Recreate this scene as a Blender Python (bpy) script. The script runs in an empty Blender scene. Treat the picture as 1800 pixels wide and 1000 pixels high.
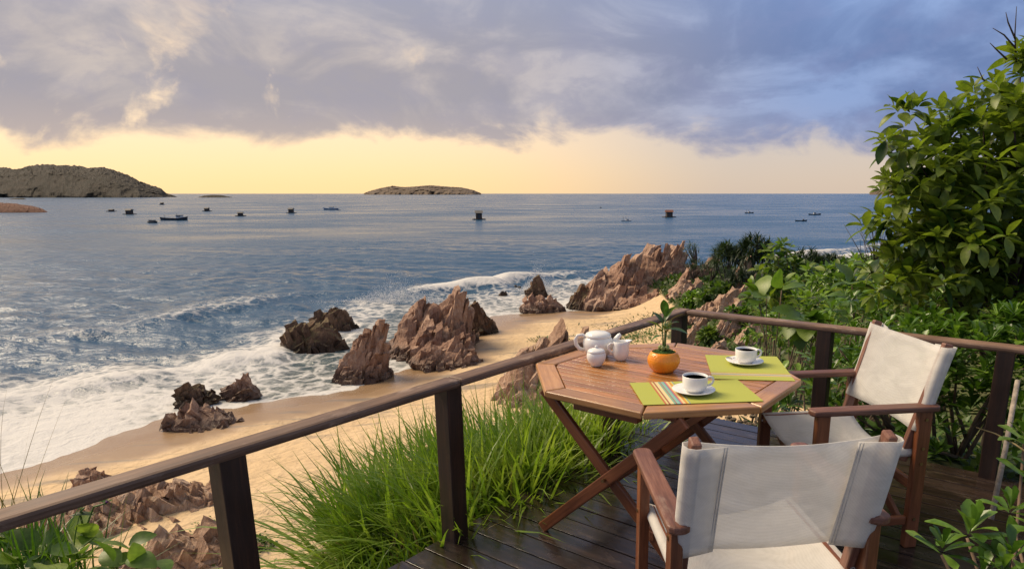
import bpy, bmesh, math, random
import numpy as np
from mathutils import Vector, Matrix, noise as mnoise
R = math.radians
sc = bpy.context.scene
C = sc.collection

# ------------------------------------------------------------------ camera
H = 1.53
PITCH = 13.74
cam_d = bpy.data.cameras.new('camera'); cam = bpy.data.objects.new('camera', cam_d); C.objects.link(cam)
cam.location = (0, 0, H); cam.rotation_euler = (R(90 - PITCH), 0, 0)
cam_d.sensor_width = 36; cam_d.lens = 1158 / 1800 * 36
cam_d.shift_x = (900 - 1024) / 1800; cam_d.shift_y = (623.5 - 500) / 1800
cam_d.clip_start = .05; cam_d.clip_end = 60000
sc.camera = cam

# ------------------------------------------------------------------ light
SUN_AZ, SUN_EL = -64.0, 44.0           # degrees left of straight ahead, above the horizon
sun_d = bpy.data.lights.new('sun', 'SUN'); sun = bpy.data.objects.new('sun', sun_d); C.objects.link(sun)
sun_d.energy = 2.5; sun_d.angle = R(30); sun_d.color = (1, .81, .57)
_a, _e = R(SUN_AZ), R(SUN_EL)
to_sun = Vector((math.sin(_a) * math.cos(_e), math.cos(_a) * math.cos(_e), math.sin(_e)))
sun.rotation_euler = to_sun.to_track_quat('Z', 'Y').to_euler()
sc.view_settings.view_transform = 'Standard'; sc.view_settings.look = 'None'
sc.view_settings.exposure = 0.95; sc.view_settings.gamma = 1

# ------------------------------------------------------------------ node helper
class NT:
    def __init__(s, tree): s.t = tree; s.n = tree.nodes; s.l = tree.links
    def node(s, typ, props=None, **ins):
        nd = s.n.new(typ)
        for k, v in (props or {}).items(): setattr(nd, k, v)
        for k, v in ins.items():
            key = int(k[1:]) if k[0] == 'i' and k[1:].isdigit() else k.replace('_', ' ')
            s.put(nd.inputs[key], v)
        return nd
    def put(s, sock, v):
        if hasattr(v, 'is_output'): s.l.new(v, sock)
        elif hasattr(v, 'outputs'): s.l.new(v.outputs[0], sock)
        else:
            if isinstance(v, tuple) and len(v) == 3 and sock.type == 'RGBA': v = v + (1,)
            sock.default_value = v
    def math(s, op, a, b=0.0, c=0.0, clamp=False):
        return s.node('ShaderNodeMath', {'operation': op, 'use_clamp': clamp}, i0=a, i1=b, i2=c).outputs[0]
    def vmath(s, op, a, b=(0, 0, 0)):
        n = s.node('ShaderNodeVectorMath', {'operation': op}, i0=a)
        if op == 'SCALE': s.put(n.inputs[3], b)
        else: s.put(n.inputs[1], b)
        return n.outputs[1] if op in ('DOT_PRODUCT', 'LENGTH') else n.outputs[0]
    def mix(s, f, a, b, mode='MIX'):
        n = s.n.new('ShaderNodeMix'); n.data_type = 'RGBA'; n.blend_type = mode
        s.put(n.inputs[0], f); s.put(n.inputs[6], a); s.put(n.inputs[7], b); return n.outputs[2]
    def smooth(s, v, lo, hi, a=0.0, b=1.0):
        n = s.n.new('ShaderNodeMapRange'); n.interpolation_type = 'SMOOTHSTEP'
        for i, x in enumerate((v, lo, hi, a, b)): s.put(n.inputs[i], x)
        return n.outputs[0]
    def noise(s, vec, scale, detail=4, rough=.55, dist=0.0, col=False):
        n = s.node('ShaderNodeTexNoise', None, Vector=vec, Scale=scale, Detail=float(detail), Roughness=rough, Distortion=dist)
        return n.outputs[1 if col else 0]
    def ramp(s, f, stops):
        n = s.n.new('ShaderNodeValToRGB'); e = n.color_ramp.elements
        while len(e) < len(stops): e.new(.5)
        for k, (p, c) in zip(e, stops): k.position = p; k.color = tuple(c) + (1,)
        s.put(n.inputs[0], f); return n.outputs[0]

# ------------------------------------------------------------------ sky
SK = (14.0, 33.0, 6.0)      # which stretch of the cloud pattern is overhead
w = bpy.data.worlds.new('World'); sc.world = w; w.use_nodes = True
N = NT(w.node_tree); N.n.clear()
tc = N.node('ShaderNodeTexCoord'); D = N.vmath('NORMALIZE', tc.outputs['Generated'])
sep = N.node('ShaderNodeSeparateXYZ', None, Vector=D)
dx, dy, dz = sep.outputs
sky = N.node('ShaderNodeTexSky', {'sky_type': 'NISHITA', 'sun_disc': False, 'sun_elevation': R(SUN_EL), 'sun_rotation': R(SUN_AZ)})
_g = R(-27); sunh = (math.sin(_g), math.cos(_g), 0.0)   # where the cloud thins and glows
s_ = N.vmath('DOT_PRODUCT', D, sunh)                      # 1 towards the sun's azimuth
near = N.smooth(s_, .76, 1.0)                             # glow around the sun
side = N.smooth(s_, .66, 1.0)
den = N.math('ADD', N.math('MAXIMUM', dz, 0.0), .16)
q = N.node('ShaderNodeCombineXYZ', None, X=N.math('DIVIDE', dx, den), Y=N.math('DIVIDE', dy, den), Z=0.0)
n1 = N.noise(q, 1.05, 9, .55, .3)
n3 = N.noise(N.vmath('ADD', N.vmath('MULTIPLY', D, (3.2, 3.2, 7)), (SK[0], 0, 0)), 1.7, 8, .56, .45)
n4 = N.noise(N.vmath('ADD', N.vmath('MULTIPLY', D, (4.2, 4.2, 4.6)), (SK[1], 0, 0)), 1.5, 9, .58, .5)
n5 = N.noise(N.vmath('ADD', N.vmath('MULTIPLY', D, (9, 9, 16)), (SK[2], 0, 0)), 1.6, 8, .60, .3)
# clear sky low over the horizon
clear = N.mix(near, (.50, .395, .315), (.86, .57, .265))
clear = N.mix(N.smooth(dz, .0, .10), clear, N.mix(near, (.46, .395, .365), (.84, .60, .36)))
clear = N.mix(.12, clear, N.vmath('SCALE', sky, .10))
# cloud deck: blue-grey, lilac where the low light reaches it, paler billows and darker bellies
cc = N.mix(side, (.112, .165, .315), (.285, .265, .285))
cc = N.mix(N.smooth(n3, .42, .66), cc, N.mix(side, (.20, .275, .46), (.43, .375, .345)))
cc = N.mix(N.math('MULTIPLY', N.smooth(n5, .46, .66), .55), cc, N.mix(side, (.145, .185, .335), (.27, .255, .295)))
cc = N.mix(N.math('MULTIPLY', N.smooth(dz, .16, .30), .60), cc, N.mix(N.smooth(n3, .38, .66), N.mix(side, (.155, .235, .44), (.255, .285, .385)), N.mix(side, (.235, .345, .58), (.38, .385, .44))))
cc = N.mix(N.math('MULTIPLY', N.smooth(dz, .13, .04), .5), cc, N.mix(near, (.31, .285, .335), (.52, .395, .30)))
cc = N.mix(N.smooth(dz, .38, .75), cc, (.34, .33, .34))
edge = N.math('ADD', N.smooth(s_, .60, 1.0, .048, .074), N.math('MULTIPLY', N.math('SUBTRACT', n3, .5), .17))
edge = N.math('ADD', edge, N.math('MULTIPLY', N.math('SUBTRACT', n5, .5), .035))
mask = N.smooth(N.math('SUBTRACT', dz, edge), -.008, .026)
# breaks in the cloud, mostly towards the sun
gap = N.smooth(N.math('ADD', n4, N.smooth(s_, .86, .99, -.10, .045)), .595, .69)
gap = N.math('MULTIPLY', gap, N.smooth(n5, .36, .56, .35, 1.0))
gap = N.math('MULTIPLY', gap, N.smooth(dz, .24, .13, .25, 1.0))
mask = N.math('MULTIPLY', mask, N.math('SUBTRACT', 1.0, N.math('MULTIPLY', gap, .85)))
col = N.mix(mask, clear, cc)
col = N.mix(N.smooth(dz, -.004, -.03), col, (.10, .12, .15))
bg = N.node('ShaderNodeBackground', None, Color=col, Strength=.74)
N.node('ShaderNodeOutputWorld', None, Surface=bg)

# ------------------------------------------------------------------ mesh helpers
def tag(o, label=None, cat=None, group=None, kind=None):
    if label: o['label'] = label
    if cat: o['category'] = cat
    if group: o['group'] = group
    if kind: o['kind'] = kind
    return o
def empty(name, loc=(0, 0, 0), rz=0.0):
    o = bpy.data.objects.new(name, None); C.objects.link(o)
    o.location = loc; o.rotation_euler = (0, 0, rz); o.empty_display_size = .1
    return o
def link(name, me, mat=None, parent=None, loc=None):
    o = bpy.data.objects.new(name, me); C.objects.link(o)
    if mat is not None and not me.materials: me.materials.append(mat)
    if parent is not None: o.parent = parent
    if loc is not None: o.location = loc
    return o
def np_mesh(name, V, F, smooth=True):
    """V (n,3) array, F (m,k) int array of equal-sized faces"""
    V = np.asarray(V, np.float32); F = np.asarray(F, np.int32)
    me = bpy.data.meshes.new(name); k = F.shape[1]
    me.vertices.add(len(V)); me.vertices.foreach_set('co', V.ravel())
    me.loops.add(F.size); me.loops.foreach_set('vertex_index', F.ravel())
    me.polygons.add(len(F)); me.polygons.foreach_set('loop_start', np.arange(len(F), dtype=np.int32) * k)
    me.polygons.foreach_set('use_smooth', np.full(len(F), smooth))
    me.update(calc_edges=True); me.validate()
    return me
class MB:
    def __init__(s): s.v = []; s.f = []
    def add(s, vs, fs):
        o = len(s.v); s.v += [tuple(p) for p in vs]; s.f += [tuple(i + o for i in f) for f in fs]
    def box(s, c, size, rot=None):
        x, y, z = [d / 2 for d in size]; M = rot or Matrix.Identity(3); c = Vector(c)
        vs = [c + M @ Vector((a * x, b * y, g * z)) for a in (-1, 1) for b in (-1, 1) for g in (-1, 1)]
        s.add(vs, [(0, 1, 3, 2), (4, 6, 7, 5), (0, 4, 5, 1), (2, 3, 7, 6), (0, 2, 6, 4), (1, 5, 7, 3)])
    def tube(s, pts, rad, n=10, caps=True, flat=1.0):
        pts = [Vector(p) for p in pts]; k = len(pts)
        if not hasattr(rad, '__len__'): rad = [rad] * k
        T = [(pts[min(i + 1, k - 1)] - pts[max(i - 1, 0)]).normalized() for i in range(k)]
        u = T[0].orthogonal().normalized(); vs = []; fs = []
        for i in range(k):
            u = (u - T[i] * u.dot(T[i])).normalized(); b = T[i].cross(u)
            for j in range(n):
                a = 2 * math.pi * j / n
                vs.append(pts[i] + (u * math.cos(a) + b * math.sin(a) * flat) * rad[i])
        for i in range(k - 1):
            for j in range(n):
                fs.append((i * n + j, i * n + (j + 1) % n, (i + 1) * n + (j + 1) % n, (i + 1) * n + j))
        if caps: fs += [tuple(range(n - 1, -1, -1)), tuple((k - 1) * n + j for j in range(n))]
        s.add(vs, fs)
    def lathe(s, prof, n=32, c=(0, 0, 0)):
        vs = []; fs = []; k = len(prof)
        for r, z in prof:
            for j in range(n):
                a = 2 * math.pi * j / n; vs.append((c[0] + r * math.cos(a), c[1] + r * math.sin(a), c[2] + z))
        for i in range(k - 1):
            for j in range(n):
                fs.append((i * n + j, i * n + (j + 1) % n, (i + 1) * n + (j + 1) % n, (i + 1) * n + j))
        if prof[0][0] > 1e-6: fs.append(tuple(range(n - 1, -1, -1)))
        if prof[-1][0] > 1e-6: fs.append(tuple((k - 1) * n + j for j in range(n)))
        s.add(vs, fs)
    def prism(s, poly, z0, z1):
        n = len(poly); vs = [(x, y, z0) for x, y in poly] + [(x, y, z1) for x, y in poly]
        s.add(vs, [tuple(range(n - 1, -1, -1)), tuple(range(n, 2 * n))] + [(i, (i + 1) % n, n + (i + 1) % n, n + i) for i in range(n)])
    def mesh(s, name, smooth=False, bevel=0.0, seg=2, weld=False, angle=.6):
        me = bpy.data.meshes.new(name); bm = bmesh.new()
        vs = [bm.verts.new(p) for p in s.v]
        for f in s.f:
            try: bm.faces.new([vs[i] for i in f])
            except ValueError: pass
        if weld: bmesh.ops.remove_doubles(bm, verts=bm.verts, dist=1e-5)
        bmesh.ops.recalc_face_normals(bm, faces=bm.faces)
        if bevel:
            es = [e for e in bm.edges if e.is_manifold and e.calc_face_angle(0) > angle]
            bmesh.ops.bevel(bm, geom=es, offset=bevel, segments=seg, affect='EDGES', profile=.5, clamp_overlap=True)
        for f in bm.faces: f.smooth = smooth
        bm.to_mesh(me); bm.free(); return me
    def build(s, name, mat, parent=None, loc=None, **k): return link(name, s.mesh(name, **k), mat, parent, loc)

def board(name, p0, p1, wd, th, mat, parent=None, up=(0, 0, 1), bevel=.004, ext=0.0):
    """a beam from p0 to p1 whose local X is its length; wd across, th along 'up'"""
    p0, p1, up = Vector(p0), Vector(p1), Vector(up)
    X = (p1 - p0); L = X.length; X.normalize(); p0 = p0 - X * ext; L += 2 * ext
    Y = up.cross(X).normalized(); Z = X.cross(Y)
    b = MB(); b.box((L / 2, 0, 0), (L, wd, th))
    o = b.build(name, mat, parent, bevel=bevel)
    M = Matrix((X, Y, Z)).transposed().to_4x4(); M.translation = p0; o.matrix_local = M
    return o

# ------------------------------------------------------------------ materials
def new_mat(name):
    m = bpy.data.materials.new(name); m.use_nodes = True; n = NT(m.node_tree); n.n.clear()
    out = n.node('ShaderNodeOutputMaterial'); return m, n, out
def principled(n, out, **k):
    p = n.node('ShaderNodeBsdfPrincipled', None, **k); n.l.new(p.outputs[0], out.inputs[0]); return p
def bump(n, h, strength=.3, dist=.01, normal=None):
    b = n.node('ShaderNodeBump', None, Height=h, Strength=strength, Distance=dist)
    if normal is not None: n.put(b.inputs['Normal'], normal)
    return b.outputs[0]
def wood(name, dark, mid, light, rough=(.25, .5), grain=1.0, coat=0.0, wear=0.0, bumpk=.25, spec=.5):
    m, n, out = new_mat(name)
    tcn = n.node('ShaderNodeTexCoord'); oi = n.node('ShaderNodeObjectInfo')
    off = n.node('ShaderNodeCombineXYZ', None, X=n.math('MULTIPLY', oi.outputs['Random'], 37.0), Y=n.math('MULTIPLY', oi.outputs['Random'], 11.0), Z=0.0)
    v = n.vmath('ADD', tcn.outputs['Object'], off)
    g = n.noise(n.vmath('MULTIPLY', v, (2.5, 42 * grain, 42 * grain)), 1.0, 5, .6, .4)
    g2 = n.noise(n.vmath('MULTIPLY', v, (14, 260 * grain, 260 * grain)), 1.0, 3, .6)
    blot = n.noise(v, 3.5, 4, .6)
    f = n.math('ADD', n.math('MULTIPLY', g, .65), n.math('MULTIPLY', g2, .35))
    colr = n.ramp(f, [(.28, dark), (.5, mid), (.72, light)])
    tone = n.math('ADD', .78, n.math('MULTIPLY', oi.outputs['Random'], .40))
    tone = n.math('MULTIPLY', tone, n.smooth(blot, .25, .75, .8, 1.15))
    colr = n.vmath('SCALE', colr, tone)
    if wear:
        wn = n.noise(n.vmath('MULTIPLY', v, (5, 16, 16)), 1.0, 6, .7)
        colr = n.mix(n.math('MULTIPLY', n.smooth(wn, .52, .70), wear), colr, (.42, .30, .22))
    p = principled(n, out, Base_Color=colr, Roughness=n.smooth(blot, .3, .7, rough[0], rough[1]), Specular_IOR_Level=spec,
                   Normal=bump(n, f, bumpk, .003))
    if coat: n.put(p.inputs['Coat Weight'], coat); n.put(p.inputs['Coat Roughness'], .12)
    return m
def plain(name, colr, rough=.5, var=.12, scale=8.0, bumpk=0.0, bscale=80.0, spec=.5, **k):
    m, n, out = new_mat(name); tcn = n.node('ShaderNodeTexCoord'); v = tcn.outputs['Object']
    nz = n.noise(v, scale, 5, .6)
    c = n.vmath('SCALE', n.node('ShaderNodeRGB').outputs[0], n.smooth(nz, .25, .75, 1 - var, 1 + var))
    c.node.inputs[0].links[0].from_node.outputs[0].default_value = tuple(colr) + (1,)
    p = principled(n, out, Base_Color=c, Roughness=rough, Specular_IOR_Level=spec)
    for kk, vv in k.items(): n.put(p.inputs[kk.replace('_', ' ')], vv)
    if bumpk: n.put(p.inputs['Normal'], bump(n, n.noise(v, bscale, 4, .6), bumpk, .004))
    return m
def leaf_mat(name, c0, c1, c2, rough=.38, trans=.35, scale=5.0):
    m, n, out = new_mat(name); geo = n.node('ShaderNodeNewGeometry'); oi = n.node('ShaderNodeObjectInfo')
    nz = n.noise(geo.outputs['Position'], scale, 3, .7)
    f = n.math('ADD', nz, n.math('MULTIPLY', n.math('SUBTRACT', oi.outputs['Random'], .5), .50))
    c = n.ramp(f, [(.3, c0), (.52, c1), (.74, c2)])
    fine = n.noise(geo.outputs['Position'], 60.0, 2, .5)
    c = n.vmath('SCALE', c, n.smooth(fine, .3, .7, .85, 1.15))
    p = n.node('ShaderNodeBsdfPrincipled', None, Base_Color=c, Roughness=rough)
    t = n.node('ShaderNodeBsdfTranslucent', None, Color=n.vmath('MULTIPLY', c, (1.25, 1.35, .6)))
    mx = n.node('ShaderNodeMixShader', None, i0=trans, i1=p, i2=t); n.l.new(mx.outputs[0], out.inputs[0])
    return m
def fabric(name, colr):
    m, n, out = new_mat(name); tcn = n.node('ShaderNodeTexCoord'); v = tcn.outputs['Object']
    wv = n.node('ShaderNodeTexVoronoi', {'feature': 'F1'}, Vector=n.vmath('MULTIPLY', v, (330, 330, 330)), Scale=1.0, Randomness=.25)
    blot = n.noise(n.vmath('MULTIPLY', v, (1, 1, 2.2)), 7.0, 5, .6, 1.2)
    c = n.vmath('SCALE', n.mix(n.smooth(wv.outputs['Distance'], .2, .75), colr, tuple(x * .88 for x in colr)), n.smooth(blot, .25, .75, .90, 1.05))
    p = n.node('ShaderNodeBsdfPrincipled', None, Base_Color=c, Roughness=.85, Specular_IOR_Level=.2,
               Normal=bump(n, n.math('ADD', wv.outputs['Distance'], n.math('MULTIPLY', blot, 7.0)), .3, .002))
    t = n.node('ShaderNodeBsdfTranslucent', None, Color=c)
    tr = n.node('ShaderNodeBsdfTransparent')
    mx = n.node('ShaderNodeMixShader', None, i0=.30, i1=p, i2=t)
    mx2 = n.node('ShaderNodeMixShader', None, i0=.34, i1=mx, i2=tr); n.l.new(mx2.outputs[0], out.inputs[0])
    return m
M = {}
M['deck'] = wood('wet_deck_wood', (.010, .007, .006), (.026, .017, .013), (.060, .036, .026), rough=(.12, .34), bumpk=.35, wear=.12, spec=.6)
M['rail'] = wood('dark_rail_wood', (.065, .036, .022), (.165, .092, .056), (.30, .185, .12), rough=(.45, .7), wear=.6)
M['post'] = wood('dark_post_wood', (.012, .006, .004), (.030, .014, .008), (.075, .030, .014), rough=(.4, .65))
M['teak'] = wood('varnished_teak', (.22, .086, .021), (.40, .168, .046), (.56, .275, .088), rough=(.24, .38), coat=.15)
M['rim'] = wood('oiled_teak_rim', (.28, .125, .042), (.45, .22, .080), (.58, .32, .135), rough=(.25, .42), coat=.15)
M['leg'] = wood('reddish_leg_wood', (.080, .024, .009), (.165, .053, .020), (.27, .098, .040), rough=(.3, .5))
M['arm'] = wood('worn_arm_wood', (.080, .030, .018), (.165, .066, .040), (.30, .15, .10), rough=(.4, .6), wear=.35)
M['cloth'] = fabric('off_white_sling_fabric', (.90, .87, .81))
M['china'] = plain('white_glazed_china', (.82, .80, .75), .12, .02)
M['coffee'] = plain('black_coffee', (.026, .015, .008), .04, .02)
M['steel'] = plain('polished_steel', (.62, .60, .57), .18, .04, Metallic=1.0)
M['brass'] = plain('dull_bolt_metal', (.30, .20, .10), .4, .1, Metallic=1.0)

# ------------------------------------------------------------------ picture rays -> places
_p = R(PITCH)
def at(px, py, Y):
    """the place Y metres ahead that the photograph shows at (px, py)"""
    X = px - 1024; v = 623.5 - py
    d = Vector((X, 1158 * math.cos(_p) + v * math.sin(_p), v * math.cos(_p) - 1158 * math.sin(_p)))
    return Vector((0, 0, H)) + d * (Y / d.y)
def at_z(px, py, z):
    d = at(px, py, 1.0) - Vector((0, 0, H)); return Vector((0, 0, H)) + d * ((z - H) / d.z)

# ------------------------------------------------------------------ terrain
SEA = -7.0
K = np.array((.68, 4.54)); U_ = np.array((.813, -.582)); W_ = np.array((-.582, -.813))
def dk(u, v, z=None):
    """deck frame: u along the right-hand rail, v back along the left-hand rail, from their corner"""
    p = K + U_ * u + W_ * v
    return (float(p[0]), float(p[1])) if z is None else (float(p[0]), float(p[1]), z)
shore = np.array([(-60, -30), (-34, -2), (-22, 12.5), (-18, 19.5), (-16.4, 23.5), (-13.6, 26), (-10.6, 28), (-8.8, 31), (-7.9, 36), (-7.3, 42), (-6, 46.3),
                  (-3, 47.6), (0, 48.5), (4, 51), (6, 58), (12, 62), (22, 64.5), (36, 79), (60, 100), (120, 130)], float)
def shore_dist(P):
    """signed distance to the waterline, positive over the sea"""
    P = np.asarray(P, float); best = np.full(len(P), 1e9); sg = np.zeros(len(P))
    for a, b in zip(shore[:-1], shore[1:]):
        d = b - a; t = np.clip(((P - a) @ d) / (d @ d), 0, 1); c = a + t[:, None] * d
        r = P - c; dist = np.hypot(r[:, 0], r[:, 1]); cr = d[0] * r[:, 1] - d[1] * r[:, 0]
        m = dist < best; best[m] = dist[m]; sg[m] = np.sign(cr[m])
    return best * sg
ctl = []
for x, y in shore[1:-1]: ctl.append((x, y, -6.98))
nrm = []
for i in range(1, len(shore) - 1):
    t = shore[i + 1] - shore[i - 1]; t /= np.hypot(*t); n_ = np.array((-t[1], t[0])); nrm.append(n_)
    ctl.append((*(shore[i] + n_ * 7), -7.55)); ctl.append((*(shore[i] + n_ * 18), -8.8))
ctl += [(-14.5, 20, -6.78), (-12, 23, -6.72), (-12, 14, -6.05), (-8.4, 12.4, -5.95), (-6.4, 14.7, -6.0), (-10, 19.5, -6.45), (-7, 24, -6.55), (-5, 27, -6.5),
        (-1, 30, -6.35), (0, 40, -6.55), (-4, 37, -6.65), (-3, 20, -6.1), (1, 24, -6.0), (2.6, 38, -6.3), (1.5, 31, -6.1), (-16, 14, -6.4), (-1, 44, -6.7), (3, 45, -6.5)]
for v, o in ((-1.5, .6), (0, 0), (1.5, 0), (3, 0), (4.5, 0), (6.5, 0), (9, 0)):
    for d, z in ((0, -.38), (.6, -.55), (1.5, -1.35), (3.2, -3.3), (5.6, -5.2), (7.2, -5.85)):
        if v < 0 and d < 1: continue
        ctl.append(dk(-d, v, z - o))
for u, zs in ((.5, (-.12, -.3, -1.2, -2.9, -4.7, -5.8)), (2.2, (-.12, -.25, -.7, -1.8, -3.2, -4.4)), (5, (-.1, -.1, -.4, -1.1, -2.0, -3.0)), (10, (.4, .4, .2, -.3, -1, -1.9))):
    for d, z in zip((.15, 1.0, 2.6, 5.5, 9.5, 14), zs): ctl.append(dk(u, -d, z))
ctl += [(5, 30, -5.3), (8, 30, -3.7), (13, 30, -2.4), (4.6, 40, -5.9), (8, 42, -4.8), (12, 42, -3.9), (20, 42, -3.2), (9, 51, -4.6), (5, 51, -5.6), (14, 54, -4.6), (22, 55, -4.2),
        (35, 40, -1.5), (25, 25, -.5), (17, 16, .2), (32, 58, -3.5), (0, 0, -.4), (2.6, .5, -.3), (-1, -3, -.5), (5, 2, -.1), (9, 5, .4), (3, 2.2, -.25), (2.2, 1.2, -.3)]
ctl = np.array(ctl, float)
def _tps_fit(P, z, lam=.02):
    d2 = ((P[:, None] - P[None]) ** 2).sum(2); Kk = np.where(d2 > 0, d2 * np.log(d2 + 1e-12) * .5, 0) + np.eye(len(P)) * lam
    A = np.zeros((len(P) + 3,) * 2); A[:-3, :-3] = Kk; A[:-3, -3] = 1; A[:-3, -2:] = P; A[-3:, :-3] = A[:-3, -3:].T
    return np.linalg.solve(A, np.r_[z, 0, 0, 0])
_cf = _tps_fit(ctl[:, :2], ctl[:, 2])
def vnoise(x, y, s, seed=0):
    """smooth value noise, vectorised"""
    x = np.asarray(x) * s + seed * 17.3; y = np.asarray(y) * s - seed * 9.1
    xi = np.floor(x).astype(np.int64); yi = np.floor(y).astype(np.int64); fx = x - xi; fy = y - yi
    fx = fx * fx * (3 - 2 * fx); fy = fy * fy * (3 - 2 * fy)
    def h(a, b):
        n = (a * 374761393 + b * 668265263 + seed * 1442695) & 0x7fffffff
        n = ((n ^ (n >> 13)) * 1274126177) & 0x7fffffff
        return ((n ^ (n >> 16)) & 0xffff) / 65535.0
    return (h(xi, yi) * (1 - fx) + h(xi + 1, yi) * fx) * (1 - fy) + (h(xi, yi + 1) * (1 - fx) + h(xi + 1, yi + 1) * fx) * fy
def fbm(x, y, s, o=4, seed=0):
    r = 0; a = .5
    for i in range(o): r = r + a * (vnoise(x, y, s * 2 ** i, seed + i) - .5); a *= .5
    return r
def ground(P):
    P = np.atleast_2d(np.asarray(P, float)); out = np.empty(len(P))
    for i in range(0, len(P), 20000):
        Q = P[i:i + 20000]; d2 = ((Q[:, None] - ctl[None, :, :2]) ** 2).sum(2)
        out[i:i + 20000] = (np.where(d2 > 0, d2 * np.log(d2 + 1e-12) * .5, 0)) @ _cf[:-3] + _cf[-3] + Q @ _cf[-2:]
    x, y = P[:, 0], P[:, 1]
    hill = np.clip((out + 5.9) / 1.2, 0, 1)
    out = out + fbm(x, y, .5, 4, 3) * (.10 + .75 * hill) * np.clip(np.hypot(x, y) / 12, .15, 1) + fbm(x, y, 1.3, 3, 9) * .05
    rel = P - K; du = rel @ U_; dv = rel @ W_
    on = (du > -.25) & (du < 2.5) & (dv > -.25) & (dv < 8)
    out[on] = np.minimum(out[on], -.16)
    return np.clip(out, -14, 4)
def gz(x, y): return float(ground([(x, y)])[0])
def veg_amount(P, z):
    """where the hillside carries green ground cover rather than bare sand"""
    x, y = P[:, 0], P[:, 1]
    v = np.clip((z + 5.75) / .5, 0, 1)
    return np.clip(v + fbm(x, y, .6, 3, 21) * .7 * (v > 0), 0, 1)
nA, nR = 520, 430
ang = np.radians(np.linspace(-100, 100, nA)); rad = 1.2 * (150 / 1.2) ** (np.linspace(0, 1, nR))
AA, RR = np.meshgrid(ang, rad); P = np.c_[(RR * np.sin(AA)).ravel(), (RR * np.cos(AA)).ravel()]
z = ground(P)
ii = np.arange(nR - 1)[:, None] * nA + np.arange(nA - 1)[None]
Fg = np.stack([ii, ii + 1, ii + nA + 1, ii + nA], -1).reshape(-1, 4)[:, ::-1]
me = np_mesh('beach_ground', np.c_[P, z], Fg)
at_ = me.attributes.new('veg', 'FLOAT', 'POINT'); at_.data.foreach_set('value', veg_amount(P, z).astype(np.float32))
m, n, out = new_mat('sand_and_soil')
geo = n.node('ShaderNodeNewGeometry'); pos = geo.outputs['Position']; pz = n.node('ShaderNodeSeparateXYZ', None, Vector=pos).outputs[2]
big = n.noise(pos, .35, 5, .6); foot = n.noise(n.vmath('MULTIPLY', pos, (1, 1, .3)), 2.6, 4, .55, .6); fine = n.noise(pos, 90.0, 3, .6)
dimp = n.node('ShaderNodeTexVoronoi', {'feature': 'SMOOTH_F1'}, Vector=n.vmath('ADD', pos, n.vmath('SCALE', n.noise(pos, 1.5, 3, .5, col=True), .5)), Scale=2.9).outputs['Distance']
sand = n.mix(n.smooth(big, .3, .7), (.55, .39, .215), (.64, .465, .27))
sand = n.vmath('SCALE', sand, n.smooth(fine, .25, .75, .88, 1.10))
wetf = n.smooth(n.math('ADD', pz, n.math('MULTIPLY', n.math('SUBTRACT', big, .5), .16)), -6.62, -6.82)
sand = n.mix(wetf, sand, (.30, .195, .110))
rt = n.node('ShaderNodeMapping', None, Vector=pos); rt.inputs['Rotation'].default_value = (0, 0, R(-42)); rt.inputs['Scale'].default_value = (.22, 1.5, 1)
stk = n.noise(rt.outputs[0], 1.0, 6, .62, .4)
stkm = n.math('MULTIPLY', n.smooth(stk, .53, .66), n.math('MULTIPLY', n.smooth(pz, -6.30, -6.50), n.smooth(pz, -6.95, -6.80)))
sand = n.mix(n.math('MULTIPLY', stkm, .7), sand, (.16, .14, .12))
soil = n.mix(n.smooth(foot, .35, .65), (.038, .068, .014), (.085, .085, .032))
vg = n.node('ShaderNodeAttribute', {'attribute_name': 'veg'}).outputs['Fac']
vgm = n.smooth(n.math('ADD', vg, n.math('MULTIPLY', n.math('SUBTRACT', foot, .5), .7)), .35, .6)
colr = n.mix(vgm, sand, soil)
hgt = n.math('ADD', n.math('MULTIPLY', n.math('ADD', foot, n.math('MULTIPLY', dimp, .7)), n.math('SUBTRACT', 1.0, wetf)), n.math('MULTIPLY', fine, .03))
principled(n, out, Base_Color=colr, Roughness=n.math('SUBTRACT', .9, n.math('ADD', n.math('MULTIPLY', wetf, .55), n.math('MULTIPLY', n.smooth(pz, -6.84, -6.93), .25))), Normal=bump(n, hgt, .8, .16), Specular_IOR_Level=.4)
g_o = link('beach_ground', me, m); tag(g_o, kind='structure')

# ------------------------------------------------------------------ sea
nA2, nR2 = 620, 560
a0, a1 = R(-62), R(50)
ang = np.linspace(a0, a1, nA2)
rad = np.r_[14 * (160 / 14) ** np.linspace(0, 1, nR2 - 60), 160 * (40000 / 160) ** np.linspace(0.02, 1, 60)]
AA, RR = np.meshgrid(ang, rad); P = np.c_[(RR * np.sin(AA)).ravel(), (RR * np.cos(AA)).ravel()]
x, y = P[:, 0], P[:, 1]; r = np.hypot(x, y); sd = shore_dist(P)
fade = np.clip((150 - r) / 110, 0, 1) ** .8; deep = np.clip(sd / 10, 0, 1)
rs = np.random.RandomState(4); zz = np.zeros(len(P))
for k_ in range(30):
    lam = .7 * (7 / .7) ** rs.rand(); th = R(205 + rs.normal(0, 32)); a = .0088 * lam ** .95 * rs.uniform(.5, 1.1)
    ph = (x * math.sin(th) + y * math.cos(th)) * 2 * math.pi / lam + rs.rand() * 6.28 + 1.5 * fbm(x, y, .08, 2, k_)
    zz += a * (np.sin(ph) + .25 * np.sin(2 * ph + 1))
zz *= fade * (.12 + .88 * deep)
along = fbm(x, y, .055, 3, 40) * 5
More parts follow.
